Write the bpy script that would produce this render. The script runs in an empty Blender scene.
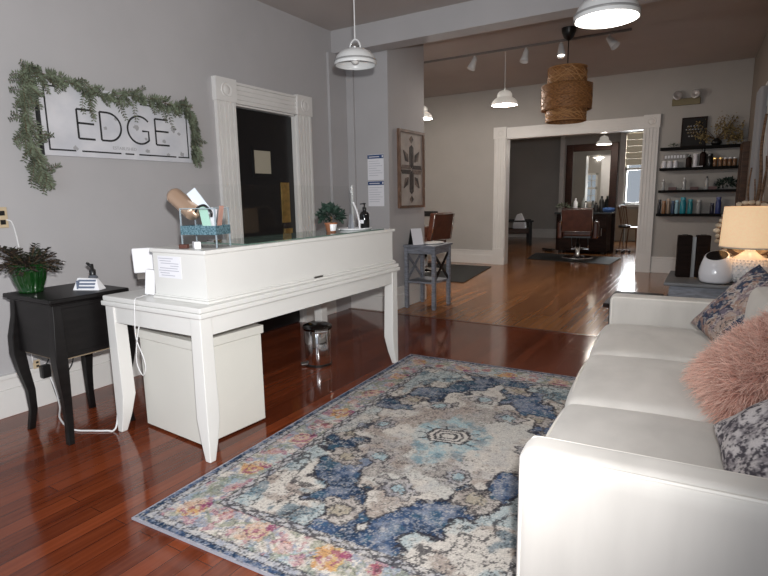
import bpy, bmesh, math, random
import numpy as np
from mathutils import Vector, Matrix, Euler
random.seed(7); rng = np.random.default_rng(7)
S = bpy.context.scene; C = S.collection; PI = math.pi; R = math.radians

# ------------------------------------------------------------------ camera
F_PX, YAW, PIT, ROL = 537.8, 0.54995, 0.16814, -0.01688
fw = Vector((-math.sin(YAW)*math.cos(PIT), math.cos(YAW)*math.cos(PIT), -math.sin(PIT)))
r0 = Vector((math.cos(YAW), math.sin(YAW), 0)); u0 = r0.cross(fw)
rt = r0*math.cos(ROL) + u0*math.sin(ROL); up = u0*math.cos(ROL) - r0*math.sin(ROL)
cd = bpy.data.cameras.new('camera'); cam = bpy.data.objects.new('camera', cd); C.objects.link(cam)
cam.matrix_world = Matrix(((rt.x, up.x, -fw.x, 0), (rt.y, up.y, -fw.y, 0), (rt.z, up.z, -fw.z, 1.3), (0, 0, 0, 1)))
cd.sensor_fit = 'HORIZONTAL'; cd.sensor_width = 36; cd.lens = F_PX/768*36; cd.clip_start = 0.02
S.camera = cam
# ------------------------------------------------------------------ world, flash, daylight, exposure
S.view_settings.view_transform = 'Standard'; S.view_settings.look = 'None'
S.view_settings.gamma = 1; S.view_settings.use_curve_mapping = False
S.view_settings.exposure = 0.0
w = bpy.data.worlds.new('world'); S.world = w; w.use_nodes = True
w.node_tree.nodes['Background'].inputs[0].default_value = (0.80, 0.88, 1.0, 1)
w.node_tree.nodes['Background'].inputs[1].default_value = 0.44

def lamp(name, kind, loc, energy, color=(1, 1, 1), size=0.1, look=None, spot=None, sy=None):
    l = bpy.data.lights.new(name, kind); l.energy = energy; l.color = color
    if kind == 'AREA':
        l.size = size
        if sy: l.shape = 'RECTANGLE'; l.size_y = sy
    else: l.shadow_soft_size = size
    if spot: l.spot_size = R(spot); l.spot_blend = 0.6
    o = bpy.data.objects.new(name, l); C.objects.link(o); o.location = loc
    if look: o.rotation_euler = (Vector(look)-Vector(loc)).to_track_quat('-Z', 'Y').to_euler()
    return o
lamp('camera_flash', 'SPOT', (0.06, 0.0, 1.45), 430, (1.0, 0.99, 0.985), 0.03, (-3.5, 3.2, 0.9), 116).data.spot_blend = 0.9
lamp('front_window_daylight', 'AREA', (-1.4, -1.9, 1.9), 40, (0.86, 0.93, 1.0), 2.6, (-1.6, 3.0, 0.6), sy=1.9)

# ------------------------------------------------------------------ materials
MATS = {}
def mat(name, col, rough=0.5, metal=0.0, var=0.0, scale=8.0, bump=0.0, spec=0.5, emit=None, es=0.0, trans=0.0, alpha=1.0, stretch=None, col2=None, sheen=0.0, coat=0.0):
    m = bpy.data.materials.new(name); m.use_nodes = True; nt = m.node_tree; b = nt.nodes['Principled BSDF']
    b.inputs['Base Color'].default_value = (*col, 1); b.inputs['Roughness'].default_value = rough
    b.inputs['Metallic'].default_value = metal; b.inputs['Specular IOR Level'].default_value = spec
    b.inputs['Transmission Weight'].default_value = trans; b.inputs['Alpha'].default_value = alpha
    b.inputs['Sheen Weight'].default_value = sheen; b.inputs['Coat Weight'].default_value = coat
    if emit: b.inputs['Emission Color'].default_value = (*emit, 1); b.inputs['Emission Strength'].default_value = es
    if var or bump or col2:
        tc = nt.nodes.new('ShaderNodeTexCoord'); mp = nt.nodes.new('ShaderNodeMapping'); n = nt.nodes.new('ShaderNodeTexNoise')
        n.inputs['Scale'].default_value = scale; n.inputs['Detail'].default_value = 6
        if stretch: mp.inputs['Scale'].default_value = stretch
        nt.links.new(tc.outputs['Object'], mp.inputs[0]); nt.links.new(mp.outputs[0], n.inputs['Vector'])
        if var or col2:
            r = nt.nodes.new('ShaderNodeValToRGB')
            c2 = col2 if col2 else tuple(min(1, c*(1+var)) for c in col)
            c1 = col if col2 else tuple(c*(1-var) for c in col)
            r.color_ramp.elements[0].position = 0.35; r.color_ramp.elements[1].position = 0.65
            r.color_ramp.elements[0].color = (*c1, 1); r.color_ramp.elements[1].color = (*c2, 1)
            nt.links.new(n.outputs['Fac'], r.inputs[0]); nt.links.new(r.outputs[0], b.inputs['Base Color'])
        if bump:
            bp = nt.nodes.new('ShaderNodeBump'); bp.inputs['Strength'].default_value = bump; bp.inputs['Distance'].default_value = 0.01
            nt.links.new(n.outputs['Fac'], bp.inputs['Height']); nt.links.new(bp.outputs[0], b.inputs['Normal'])
    MATS[name] = m; return m

def planks(name, dark, light, width, rough, seam=0.45, spec=0.5):
    m = bpy.data.materials.new(name); m.use_nodes = True; nt = m.node_tree; b = nt.nodes['Principled BSDF']; N = nt.nodes.new; L = nt.links.new
    tc = N('ShaderNodeTexCoord'); mp = N('ShaderNodeMapping'); mp.inputs['Rotation'].default_value = (0, 0, PI/2)
    L(tc.outputs['Object'], mp.inputs[0])
    br = N('ShaderNodeTexBrick'); L(mp.outputs[0], br.inputs['Vector'])
    br.inputs['Scale'].default_value = 1; br.inputs['Brick Width'].default_value = 2.3; br.inputs['Row Height'].default_value = width
    br.inputs['Mortar Size'].default_value = 0.0016; br.inputs['Mortar Smooth'].default_value = 0.3
    br.inputs['Color1'].default_value = (0, 0, 0, 1); br.inputs['Color2'].default_value = (1, 1, 1, 1); br.inputs['Mortar'].default_value = (0.5, 0.5, 0.5, 1)
    mp2 = N('ShaderNodeMapping'); mp2.inputs['Scale'].default_value = (1, 22, 1); L(mp.outputs[0], mp2.inputs[0])
    gn = N('ShaderNodeTexNoise'); gn.inputs['Scale'].default_value = 2.2; gn.inputs['Detail'].default_value = 7; L(mp2.outputs[0], gn.inputs['Vector'])
    bg = N('ShaderNodeTexNoise'); bg.inputs['Scale'].default_value = 0.9; L(mp.outputs[0], bg.inputs['Vector'])
    ad = N('ShaderNodeMath'); ad.operation = 'MULTIPLY_ADD'; L(br.outputs['Color'], ad.inputs[0]); ad.inputs[1].default_value = 0.34; 
    gm = N('ShaderNodeMath'); gm.operation = 'MULTIPLY_ADD'; L(gn.outputs['Fac'], gm.inputs[0]); gm.inputs[1].default_value = 0.6
    bm_ = N('ShaderNodeMath'); bm_.operation = 'MULTIPLY'; L(bg.outputs['Fac'], bm_.inputs[0]); bm_.inputs[1].default_value = 0.25
    L(bm_.outputs[0], gm.inputs[2]); L(gm.outputs[0], ad.inputs[2])
    rp = N('ShaderNodeValToRGB'); rp.color_ramp.elements[0].position = 0.25; rp.color_ramp.elements[1].position = 0.85
    rp.color_ramp.elements[0].color = (*dark, 1); rp.color_ramp.elements[1].color = (*light, 1); L(ad.outputs[0], rp.inputs[0])
    mx = N('ShaderNodeMix'); mx.data_type = 'RGBA'; L(br.outputs['Fac'], mx.inputs[0]); L(rp.outputs[0], mx.inputs[6])
    mx.inputs[7].default_value = (*(c*seam for c in dark), 1); L(mx.outputs[2], b.inputs['Base Color'])
    rr = N('ShaderNodeMapRange'); L(gn.outputs['Fac'], rr.inputs[0]); rr.inputs[3].default_value = rough*0.8; rr.inputs[4].default_value = rough*1.3
    L(rr.outputs[0], b.inputs['Roughness']); b.inputs['Specular IOR Level'].default_value = spec
    bp = N('ShaderNodeBump'); bp.inputs['Strength'].default_value = 0.12; bp.inputs['Distance'].default_value = 0.004; bp.invert = True
    L(br.outputs['Fac'], bp.inputs['Height']); L(bp.outputs[0], b.inputs['Normal'])
    return m

def attr_mat(name, rough, grain=0.12, gscale=450, bump=0.3, sheen=0.0):
    m = bpy.data.materials.new(name); m.use_nodes = True; nt = m.node_tree; b = nt.nodes['Principled BSDF']; N = nt.nodes.new; L = nt.links.new
    at = N('ShaderNodeAttribute'); at.attribute_name = 'dye'
    tc = N('ShaderNodeTexCoord'); n = N('ShaderNodeTexNoise'); n.inputs['Scale'].default_value = gscale; n.inputs['Detail'].default_value = 2; L(tc.outputs['Object'], n.inputs['Vector'])
    mr = N('ShaderNodeMapRange'); L(n.outputs['Fac'], mr.inputs[0]); mr.inputs[1].default_value = 0.3; mr.inputs[2].default_value = 0.7
    mr.inputs[3].default_value = 1-grain; mr.inputs[4].default_value = 1+grain
    mx = N('ShaderNodeMix'); mx.data_type = 'RGBA'; mx.blend_type = 'MULTIPLY'; mx.inputs[0].default_value = 1
    L(at.outputs['Color'], mx.inputs[6]); L(mr.outputs[0], mx.inputs[7]); L(mx.outputs[2], b.inputs['Base Color'])
    b.inputs['Roughness'].default_value = rough; b.inputs['Specular IOR Level'].default_value = 0.15; b.inputs['Sheen Weight'].default_value = sheen
    bp = N('ShaderNodeBump'); bp.inputs['Strength'].default_value = bump; bp.inputs['Distance'].default_value = 0.003
    L(n.outputs['Fac'], bp.inputs['Height']); L(bp.outputs[0], b.inputs['Normal'])
    return m

M_WALL = mat('grey_wall_paint', (0.445, 0.435, 0.44), 0.75, var=0.03, scale=2, bump=0.03)
M_WALLF = mat('warm_grey_wall_paint', (0.43, 0.41, 0.385), 0.75, var=0.03, scale=2, bump=0.03)
M_CEIL = mat('ceiling_paint', (0.46, 0.42, 0.40), 0.85, var=0.03, scale=2)
M_TRIM = mat('white_trim_paint', (0.74, 0.725, 0.70), 0.38, var=0.02, scale=5)
M_WHITE = mat('white_lacquer', (0.72, 0.715, 0.69), 0.32, var=0.02, scale=3)
M_CABW = mat('warm_white_lacquer', (0.70, 0.69, 0.635), 0.4)
M_BLACKW = mat('black_painted_wood', (0.007, 0.006, 0.006), 0.42, spec=0.25, var=0.3, scale=6, stretch=(1, 1, 6))
M_DOOR = mat('black_door_paint', (0.006, 0.006, 0.007), 0.4)
M_BRASS = mat('brass', (0.72, 0.48, 0.17), 0.32, 1.0, var=0.15, scale=20)
M_CHROME = mat('chrome', (0.82, 0.82, 0.82), 0.08, 1.0)
M_SATIN = mat('satin_chrome', (0.75, 0.74, 0.74), 0.35, 0.7)
M_STEEL = mat('brushed_steel', (0.55, 0.55, 0.55), 0.3, 1.0)
M_BLACK = mat('black_plastic', (0.012, 0.012, 0.012), 0.3)
M_RUBBER = mat('dark_rubber_mat', (0.016, 0.018, 0.018), 0.6, var=0.2, scale=30)
M_WPLAST = mat('white_plastic', (0.82, 0.82, 0.84), 0.3)
M_PAPER = mat('white_paper', (0.80, 0.80, 0.84), 0.8)
M_INK = mat('grey_ink', (0.30, 0.31, 0.36), 0.8)
M_BLUEINK = mat('navy_ink', (0.03, 0.07, 0.19), 0.7)
M_SOFA = mat('cream_upholstery', (0.565, 0.54, 0.505), 0.85, var=0.09, scale=3.2, bump=0.08, sheen=0.2, stretch=(1.6, 1, 0.35))
M_PIPE = mat('cream_piping', (0.74, 0.71, 0.66), 0.8)
M_GREYW = mat('grey_painted_wood', (0.20, 0.215, 0.25), 0.5, var=0.25, scale=14, stretch=(1, 1, 5))
M_GREYT = mat('slate_grey_wood', (0.14, 0.145, 0.155), 0.45, var=0.15, scale=6, stretch=(1, 6, 1))
M_DKWOOD = mat('dark_brown_wood', (0.018, 0.0075, 0.005), 0.55, spec=0.15, var=0.4, scale=6, stretch=(1, 1, 8))
M_SHELF = mat('matte_black_shelf', (0.008, 0.008, 0.008), 0.85, spec=0.15)
M_EBONY = mat('ebony_wood', (0.009, 0.005, 0.004), 0.6, spec=0.06, var=0.4, scale=8, stretch=(1, 1, 8))
M_MIDWOOD = mat('brown_wood', (0.16, 0.075, 0.035), 0.45, var=0.35, scale=7, stretch=(1, 1, 8))
M_RUSTIC = mat('rustic_frame_wood', (0.15, 0.085, 0.055), 0.6, var=0.35, scale=12, stretch=(6, 1, 1))
M_CANVAS = mat('pale_art_panel', (0.40, 0.36, 0.33), 0.8, var=0.12, scale=8)
M_ARTDK = mat('dark_stained_strip', (0.045, 0.035, 0.032), 0.7, var=0.3, scale=30)
M_ARTMID = mat('brown_stained_strip', (0.16, 0.12, 0.10), 0.7, var=0.3, scale=30)
M_LEATHER = mat('chestnut_leather', (0.085, 0.026, 0.014), 0.38, var=0.25, scale=9)
M_RATTAN = mat('woven_rattan', (0.30, 0.135, 0.045), 0.6, var=0.45, scale=40, bump=0.5, stretch=(1, 1, 3))
M_RATTANL = mat('light_rattan_strand', (0.50, 0.27, 0.11), 0.6)
M_GREENG = mat('green_glass', (0.008, 0.055, 0.010), 0.08, trans=0.3, spec=0.7)
M_GLASS = mat('clear_glass', (1, 1, 1), 0.02, trans=1.0)
def pane_mat(name, tint, refl):
    m = bpy.data.materials.new(name); m.use_nodes = True; nt = m.node_tree; nt.nodes.clear(); N = nt.nodes.new; L = nt.links.new
    o = N('ShaderNodeOutputMaterial'); t = N('ShaderNodeBsdfTransparent'); t.inputs[0].default_value = (*tint, 1); g = N('ShaderNodeBsdfGlossy'); g.inputs['Roughness'].default_value = 0.03
    lw = N('ShaderNodeLayerWeight'); pw = N('ShaderNodeMath'); pw.operation = 'POWER'; L(lw.outputs['Facing'], pw.inputs[0]); pw.inputs[1].default_value = 4; f = N('ShaderNodeMath'); f.operation = 'MULTIPLY_ADD'; L(pw.outputs[0], f.inputs[0]); f.inputs[1].default_value = 0.4; f.inputs[2].default_value = refl; x = N('ShaderNodeMixShader'); L(f.outputs[0], x.inputs[0]); L(t.outputs[0], x.inputs[1]); L(g.outputs[0], x.inputs[2]); L(x.outputs[0], o.inputs[0])
    return m
M_PANE = pane_mat('thin_pane_glass', (0.985, 0.99, 0.99), 0.012)
M_GREENSHEET = mat('green_tinted_glass', (0.12, 0.19, 0.16), 0.05, spec=0.8)
M_MIRROR = mat('mirror_silver', (0.78, 0.80, 0.78), 0.02, 1.0)
M_FERN = mat('grey_green_leaf', (0.125, 0.15, 0.10), 0.75, var=0.5, scale=14)
M_STEM = mat('brown_stem', (0.10, 0.06, 0.03), 0.8)
M_DKLEAF = mat('burgundy_leaf', (0.040, 0.022, 0.020), 0.55, col2=(0.022, 0.036, 0.018), scale=16)
M_EVERG = mat('deep_green_leaf', (0.018, 0.04, 0.028), 0.6, var=0.5, scale=20)
M_DRY = mat('dried_flower', (0.26, 0.20, 0.09), 0.85, var=0.4, scale=20)
M_ROSE = mat('rose_gold', (0.60, 0.42, 0.30), 0.28, 0.6)
M_GLITTER = mat('teal_glitter', (0.02, 0.075, 0.10), 0.3, 0.3, col2=(0.22, 0.36, 0.42), scale=110)
M_TERRA = mat('terracotta', (0.40, 0.16, 0.08), 0.7)
M_CERAM = mat('white_ceramic', (0.80, 0.78, 0.77), 0.25, var=0.03, scale=10, coat=0.3)
M_CHALK = mat('chalkboard', (0.014, 0.013, 0.013), 0.8)
M_CHALKLN = mat('chalk_line', (0.35, 0.35, 0.35), 0.9)
M_SHELL = mat('shell', (0.62, 0.54, 0.43), 0.5, var=0.3, scale=20)
M_DRIFT = mat('driftwood', (0.20, 0.12, 0.07), 0.8, var=0.4, scale=15, stretch=(1, 1, 6))
M_CURT = mat('pale_curtain', (0.34, 0.34, 0.35), 0.85)
M_SHADE = mat('lamp_shade_linen', (0.80, 0.66, 0.48), 0.9, var=0.05, scale=60, trans=0.0, emit=(1.0, 0.64, 0.34), es=0.5)
M_ENAMEL = mat('white_enamel', (0.66, 0.67, 0.67), 0.3)
M_LITGLASS = mat('lit_milk_glass', (0.72, 0.71, 0.68), 0.3, emit=(1.0, 0.93, 0.82), es=0.22)
M_GLOW = mat('lit_bulb', (1, 1, 1), 0.5, emit=(1.0, 0.95, 0.86), es=9.0)
M_ALMOND = mat('almond_plastic', (0.56, 0.45, 0.30), 0.4)
M_CORDW = mat('white_cord', (0.75, 0.75, 0.75), 0.5)
M_CORDB = mat('black_cord', (0.015, 0.015, 0.015), 0.5)
M_SIGN = mat('whitewashed_sign_board', (0.66, 0.66, 0.69), 0.75, col2=(0.56, 0.57, 0.61), scale=7)
M_SIGNK = mat('sign_black_paint', (0.018, 0.018, 0.02), 0.7)
M_SIGNG = mat('sign_worn_grey', (0.36, 0.36, 0.37), 0.8)
M_FLOOR = planks('cherry_floor_boards', (0.060, 0.0105, 0.004), (0.205, 0.046, 0.016), 0.085, 0.10)
M_FLOOR2 = planks('amber_floor_boards', (0.17, 0.060, 0.019), (0.40, 0.170, 0.060), 0.075, 0.15)

# ------------------------------------------------------------------ mesh helpers
class MB:
    def __init__(s): s.v = []; s.f = []; s.T = Matrix.Identity(4)
    def add(s, vs, fs):
        o = len(s.v); s.v += [s.T @ Vector(p) for p in vs]; s.f += [tuple(o+i for i in f) for f in fs]; return s
    def box(s, x0, x1, y0, y1, z0, z1):
        return s.add([(x0,y0,z0),(x1,y0,z0),(x1,y1,z0),(x0,y1,z0),(x0,y0,z1),(x1,y0,z1),(x1,y1,z1),(x0,y1,z1)],
                     [(3,2,1,0),(4,5,6,7),(0,1,5,4),(1,2,6,5),(2,3,7,6),(3,0,4,7)])
    def bar(s, a, b, wx, wy, up=(0, 0, 1)):
        a = Vector(a); b = Vector(b); d = (b-a).normalized(); u = Vector(up)
        if abs(d.dot(u)) > 0.95: u = Vector((1, 0, 0))
        x = d.cross(u).normalized(); y = x.cross(d); vs = []
        for p in (a, b):
            for sx, sy in ((-1,-1),(1,-1),(1,1),(-1,1)): vs.append(p + x*sx*wx/2 + y*sy*wy/2)
        return s.add(vs, [(3,2,1,0),(4,5,6,7),(0,1,5,4),(1,2,6,5),(2,3,7,6),(3,0,4,7)])
    def loft(s, rings, cap=True):
        n = len(rings[0]); vs = [p for r in rings for p in r]; fs = []
        for k in range(len(rings)-1):
            for i in range(n): j = (i+1) % n; fs.append((k*n+i, k*n+j, (k+1)*n+j, (k+1)*n+i))
        if cap: fs.append(tuple(range(n))[::-1]); fs.append(tuple((len(rings)-1)*n+i for i in range(n)))
        return s.add(vs, fs)
    def lathe(s, prof, c=(0,0,0), n=28, sx=1, sy=1, cap=False):
        c = Vector(c); rings = [[c+Vector((r*sx*math.cos(2*PI*i/n), r*sy*math.sin(2*PI*i/n), z)) for i in range(n)] for r, z in prof]
        return s.loft(rings, cap)
    def tube(s, pts, r, n=8, r1=None):
        pts = [Vector(p) for p in pts]; rings = []; L = len(pts)
        ref = Vector((0, 0, 1))
        d0 = (pts[1]-pts[0]).normalized()
        if abs(d0.z) > 0.9: ref = Vector((1, 0, 0))
        x = d0.cross(ref).normalized()
        for k, p in enumerate(pts):
            d = (pts[min(k+1, L-1)]-pts[max(k-1, 0)]).normalized()
            x = (x - d*x.dot(d)).normalized(); y = d.cross(x); rr = r if r1 is None else r+(r1-r)*k/(L-1)
            rings.append([p + x*math.cos(2*PI*i/n)*rr + y*math.sin(2*PI*i/n)*rr for i in range(n)])
        return s.loft(rings)
    def ball(s, c, rx, ry=None, rz=None, n=14, m=9):
        ry = ry or rx; rz = rz or rx
        prof = [(max(1e-4, math.sin(PI*k/m)), -math.cos(PI*k/m)) for k in range(m+1)]
        rings = [[Vector(c)+Vector((rx*r*math.cos(2*PI*i/n), ry*r*math.sin(2*PI*i/n), rz*z)) for i in range(n)] for r, z in prof]
        return s.loft(rings)
    def prism(s, poly, z0, z1):   # polygon in xy
        n = len(poly)
        return s.loft([[Vector((x, y, z0)) for x, y in poly], [Vector((x, y, z1)) for x, y in poly]])
    def leaf(s, p, d, nrm, L, W):
        p = Vector(p); d = Vector(d).normalized(); x = d.cross(Vector(nrm)); x = x.normalized() if x.length > 1e-4 else Vector((1,0,0))
        u = x.cross(d)
        return s.add([p, p+d*L*0.45+x*W/2+u*W*0.15, p+d*L, p+d*L*0.45-x*W/2+u*W*0.15, p+d*L*0.5], [(0,1,4),(1,2,4),(2,3,4),(3,0,4)])
    def build(s, name, m, parent=None, smooth=False, bevel=0, seg=2, sub=0, loc=None, rotz=None):
        me = bpy.data.meshes.new(name); me.from_pydata([tuple(v) for v in s.v], [], s.f)
        bm = bmesh.new(); bm.from_mesh(me); bmesh.ops.recalc_face_normals(bm, faces=bm.faces); bm.to_mesh(me); bm.free()
        me.materials.append(m); o = bpy.data.objects.new(name, me); C.objects.link(o)
        if smooth:
            for p in me.polygons: p.use_smooth = True
        if bevel:
            b = o.modifiers.new('bevel', 'BEVEL'); b.width = bevel; b.segments = seg; b.limit_method = 'ANGLE'; b.angle_limit = R(40)
            for p in me.polygons: p.use_smooth = True
            wn = o.modifiers.new('wn', 'WEIGHTED_NORMAL'); wn.keep_sharp = True
        if sub:
            q = o.modifiers.new('sub', 'SUBSURF'); q.levels = sub; q.render_levels = sub
        if parent: o.parent = parent
        if loc: o.location = loc
        if rotz: o.rotation_euler = (0, 0, rotz)
        return o
def tag(o, label, cat, group=None, kind=None):
    if label: o['label'] = label
    if cat: o['category'] = cat
    if group: o['group'] = group
    if kind: o['kind'] = kind
    return o
def thing(name, label, cat, loc=(0,0,0), rotz=0, group=None):
    o = bpy.data.objects.new(name, None); o.empty_display_size = 0.1; C.objects.link(o); o.location = loc; o.rotation_euler = (0, 0, rotz)
    return tag(o, label, cat, group)
def struct(name, mb, m, label, cat, parent=None, **k):
    o = mb.build(name, m, parent, **k)
    if not parent: tag(o, label, cat, kind='structure')
    return o
def smoothline(pts, k=6):
    pts = [Vector(p) for p in pts]; out = []
    for i in range(len(pts)-1):
        p0 = pts[max(i-1, 0)]; p1 = pts[i]; p2 = pts[i+1]; p3 = pts[min(i+2, len(pts)-1)]
        for t in range(k):
            t /= k; out.append(0.5*((2*p1)+(p2-p0)*t+(2*p0-5*p1+4*p2-p3)*t*t+(3*p1-p0-3*p2+p3)*t**3))
    out.append(pts[-1]); return out
def copy_tree(o, loc=None, label=None, rotz=None):
    c = o.copy(); C.objects.link(c)
    if loc is not None: c.location = loc
    if rotz is not None: c.rotation_euler = (0, 0, rotz)
    if label: c['label'] = label
    for ch in list(o.children):
        d = ch.copy(); C.objects.link(d); d.parent = c
        for g in list(ch.children):
            e = g.copy(); C.objects.link(e); e.parent = d
    return c

# ------------------------------------------------------------------ room shell
WX = -3.65          # left wall face
FY = 9.77           # far wall face
HY0, HY1, HZ = 4.95, 5.17, 2.825
ZC, ZC2 = 3.055, 3.18
def rw(y): return 0.33 + (9.77-y)*0.03      # right wall face
struct('floor', MB().box(-4.2, 0.9, -2.2, 5.09, -0.1, 0), M_FLOOR, 'glossy dark cherry floorboards of the front room', 'floor')
struct('floor.001', MB().box(-6.3, 0.7, 5.13, 17.0, -0.1, 0), M_FLOOR2, 'amber floorboards of the middle and back rooms', 'floor')
struct('trim_1', MB().box(-4.2, 0.9, 5.09, 5.13, -0.1, 0.003), mat('threshold_wood', (0.11, 0.032, 0.012), 0.25), 'thin threshold strip between the red and amber floors', 'threshold')
struct('ceiling', MB().box(-4.0, 0.9, -0.6, HY0, ZC, ZC+0.1), M_CEIL, 'ceiling of the front room', 'ceiling')
struct('ceiling.001', MB().box(-6.3, 0.9, HY1, 16.7, ZC2, ZC2+0.1), M_CEIL, 'ceiling of the middle and back rooms', 'ceiling')
struct('wall_header', MB().box(-3.95, 0.9, HY0, HY1, HZ, ZC2+0.15), M_WALL, 'painted header beam between front and middle rooms', 'wall')
# left wall with door opening
D0, D1, DH = 3.485, 4.31, 2.12
struct('wall_left', MB().box(WX-0.12, WX, -0.6, D0, 0, ZC).box(WX-0.12, WX, D1, 5.2, 0, ZC).box(WX-0.12, WX, D0, D1, DH, ZC), M_WALL, 'grey painted wall carrying the sign and black door', 'wall')
struct('wall_pillar', MB().box(-3.95, -3.1, 5.2, 6.05, 0, ZC2), M_WALL, 'grey wall end with the framed star art', 'wall')
struct('trim_2', MB().box(WX, WX+0.03, 4.86, 5.2, 0, HZ).box(WX, WX+0.12, 5.17, 5.2, 0, HZ), M_WALL, 'shallow painted pilaster in the corner under the header', 'trim')
WPX = -6.0
struct('wall_partition', MB().box(WPX, -4.72, 5.1, 5.2, 0, ZC2).box(-4.28, -3.77, 5.1, 5.2, 0, ZC2).box(-4.72, -4.28, 5.1, 5.2, 0, 0.95).box(-4.72, -4.28, 5.1, 5.2, 2.0, ZC2), M_WALLF, 'wall behind the pillar with a window added for the mirror', 'wall')
struct('wall_middle', MB().box(WPX-0.1, WPX, 5.1, 16.7, 0, ZC2), M_WALLF, 'left wall of the middle and back rooms', 'wall')
# far wall with cased opening
OX0, OX1, OZ = -3.33, -1.06, 2.305
struct('wall_far', MB().box(WPX, OX0, FY, FY+0.16, 0, ZC2).box(OX1, 0.5, FY, FY+0.16, 0, ZC2).box(OX0, OX1, FY, FY+0.16, OZ, ZC2), M_WALLF, 'far wall of the middle room with wide cased opening', 'wall')
struct('wall_back', MB().box(WPX, -3.80, 16.4, 16.5, 0, ZC2).box(-3.80, -2.30, 16.0, 16.5, 0, ZC2).box(-1.50, 0.6, 16.0, 16.1, 0, ZC2).box(-2.30, -2.15, 16.0, 16.1, 0, ZC2).box(-2.15, -1.50, 16.0, 16.1, 0, 0.98).box(-2.15, -1.50, 16.0, 16.1, 2.86, ZC2), M_WALLF, 'back wall of the back room around the window', 'wall')
struct('trim_3', MB().box(-3.86, -3.74, 15.96, 16.1, 0, ZC2), M_TRIM, 'white corner trim on the back wall', 'trim')
b = MB()
P = [(rw(-0.6), -0.6), (rw(6.95), 6.95), (rw(6.95)+0.12, 6.95), (rw(-0.6)+0.12, -0.6)]; b.prism(P, 0, ZC2)
P = [(rw(8.05), 8.05), (rw(9.9), 9.9), (rw(9.9)+0.12, 9.9), (rw(8.05)+0.12, 8.05)]; b.prism(P, 0, ZC2)
P = [(rw(6.95), 6.95), (rw(8.05), 8.05), (rw(8.05)+0.12, 8.05), (rw(6.95)+0.12, 6.95)]; b.prism(P, 0, 0.7); b.prism(P, 2.35, ZC2)
struct('wall_right', b, mat('taupe_wall', (0.24, 0.205, 0.175), 0.8, var=0.04, scale=2), 'right hand wall behind the sofa', 'wall')  # browner, darker base colour than the other walls
struct('wall_back.001', MB().box(0.2, 0.3, 9.93, 16.1, 0, ZC2), M_WALLF, 'right wall of the back room', 'wall')
# baseboards (stepped profile)
def baseb(name, a, b_, n, label):
    a = Vector(a); b_ = Vector(b_); n = Vector(n); m = MB()
    def pr(th, z0, z1): m.loft([[p+n*0+Vector((0,0,z0)), p+n*th+Vector((0,0,z0)), p+n*th+Vector((0,0,z1)), p+Vector((0,0,z1))] for p in (a, b_)])
    pr(0.028, 0, 0.17); pr(0.020, 0.17, 0.235); pr(0.030, 0.235, 0.262)
    struct(name, m, M_TRIM, label, 'baseboard', bevel=0.004)
baseb('baseboard_left', (WX, -0.6, 0), (WX, D0-0.2, 0), (1, 0, 0), 'tall white baseboard below the sign')
baseb('baseboard_left.001', (WX, D1+0.2, 0), (WX, 5.2, 0), (1, 0, 0), 'short white baseboard between door and pillar')
baseb('baseboard_pillar', (WX, 5.2, 0), (-3.06, 5.2, 0), (0, -1.6, 0), 'white baseboard on front of the pillar')
baseb('baseboard_pillar.001', (-3.1, 5.155, 0), (-3.1, 6.05, 0), (1, 0, 0), 'white baseboard beside the grey stand')
baseb('baseboard_far', (WPX, FY, 0), (OX0-0.22, FY, 0), (0, -1, 0), 'white baseboard left of the cased opening')
baseb('baseboard_far.001', (OX1+0.22, FY, 0), (0.33, FY, 0), (0, -1, 0), 'white baseboard under the product shelves')
baseb('baseboard_back', (WPX, 16.4, 0), (-3.80, 16.4, 0), (0, -1, 0), 'white baseboard on the back room wall')
# casings: fluted jambs, head, corner blocks
def fluted(m, p, axis_w, axis_l, n, wd, ln, th):
    p = Vector(p); aw = Vector(axis_w); al = Vector(axis_l); n = Vector(n)
    for c0, c1, t in ((0, 0.12, 1.0), (0.12, 0.2, 0.6), (0.2, 0.36, 0.95), (0.36, 0.44, 0.6), (0.44, 0.58, 0.95), (0.58, 0.66, 0.6), (0.66, 0.82, 0.95), (0.82, 0.88, 0.6), (0.88, 1.0, 1.15)):
        q = [p+aw*wd*c0, p+aw*wd*c1, p+aw*wd*c1+n*th*t, p+aw*wd*c0+n*th*t]
        m.loft([q, [v+al*ln for v in q]])
def casing(name, c0, c1, h, wd, wall, nrm, along, label, parent=None):
    """opening from c0 to c1 along an axis, head at h"""
    al = Vector(along); n = Vector(nrm); o = Vector(wall); th = 0.035; parts = []
    base = 0.30
    for side, c in ((0, c0-wd), (1, c1)):
        m = MB(); fluted(m, o+al*c+Vector((0,0,base)), al, (0,0,1), n, wd, h-base, th)
        q = [o+al*c, o+al*(c+wd), o+al*(c+wd)+n*0.045, o+al*c+n*0.045]; m.loft([q, [v+Vector((0,0,base)) for v in q]])
        parts.append(('casing_jamb', m))
        m = MB(); e = 0.012
        q = [o+al*(c-e)+Vector((0,0,h)), o+al*(c+wd+e)+Vector((0,0,h)), o+al*(c+wd+e)+n*0.05+Vector((0,0,h)), o+al*(c-e)+n*0.05+Vector((0,0,h))]
        m.loft([q, [v+Vector((0,0,wd-0.015)) for v in q]])
        cc = o+al*(c+wd/2)+Vector((0,0,h+wd/2-0.008)); rings = []
        for r_, d_ in ((wd*0.30, 0.05), (wd*0.28, 0.055), (wd*0.20, 0.051), (wd*0.18, 0.051), (wd*0.12, 0.056), (wd*0.04, 0.058)):
            rings.append([cc+n*d_+al*math.cos(2*PI*i/20)*r_+Vector((0,0,1))*math.sin(2*PI*i/20)*r_ for i in range(20)])
        m.loft(rings); parts.append(('corner_block', m))
    m = MB(); fluted(m, o+al*c0+Vector((0,0,h)), (0,0,1), al, n, wd-0.03, c1-c0, th); parts.append(('casing_head', m))
    for nm, m in parts: m.build(nm, M_TRIM, parent)
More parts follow.
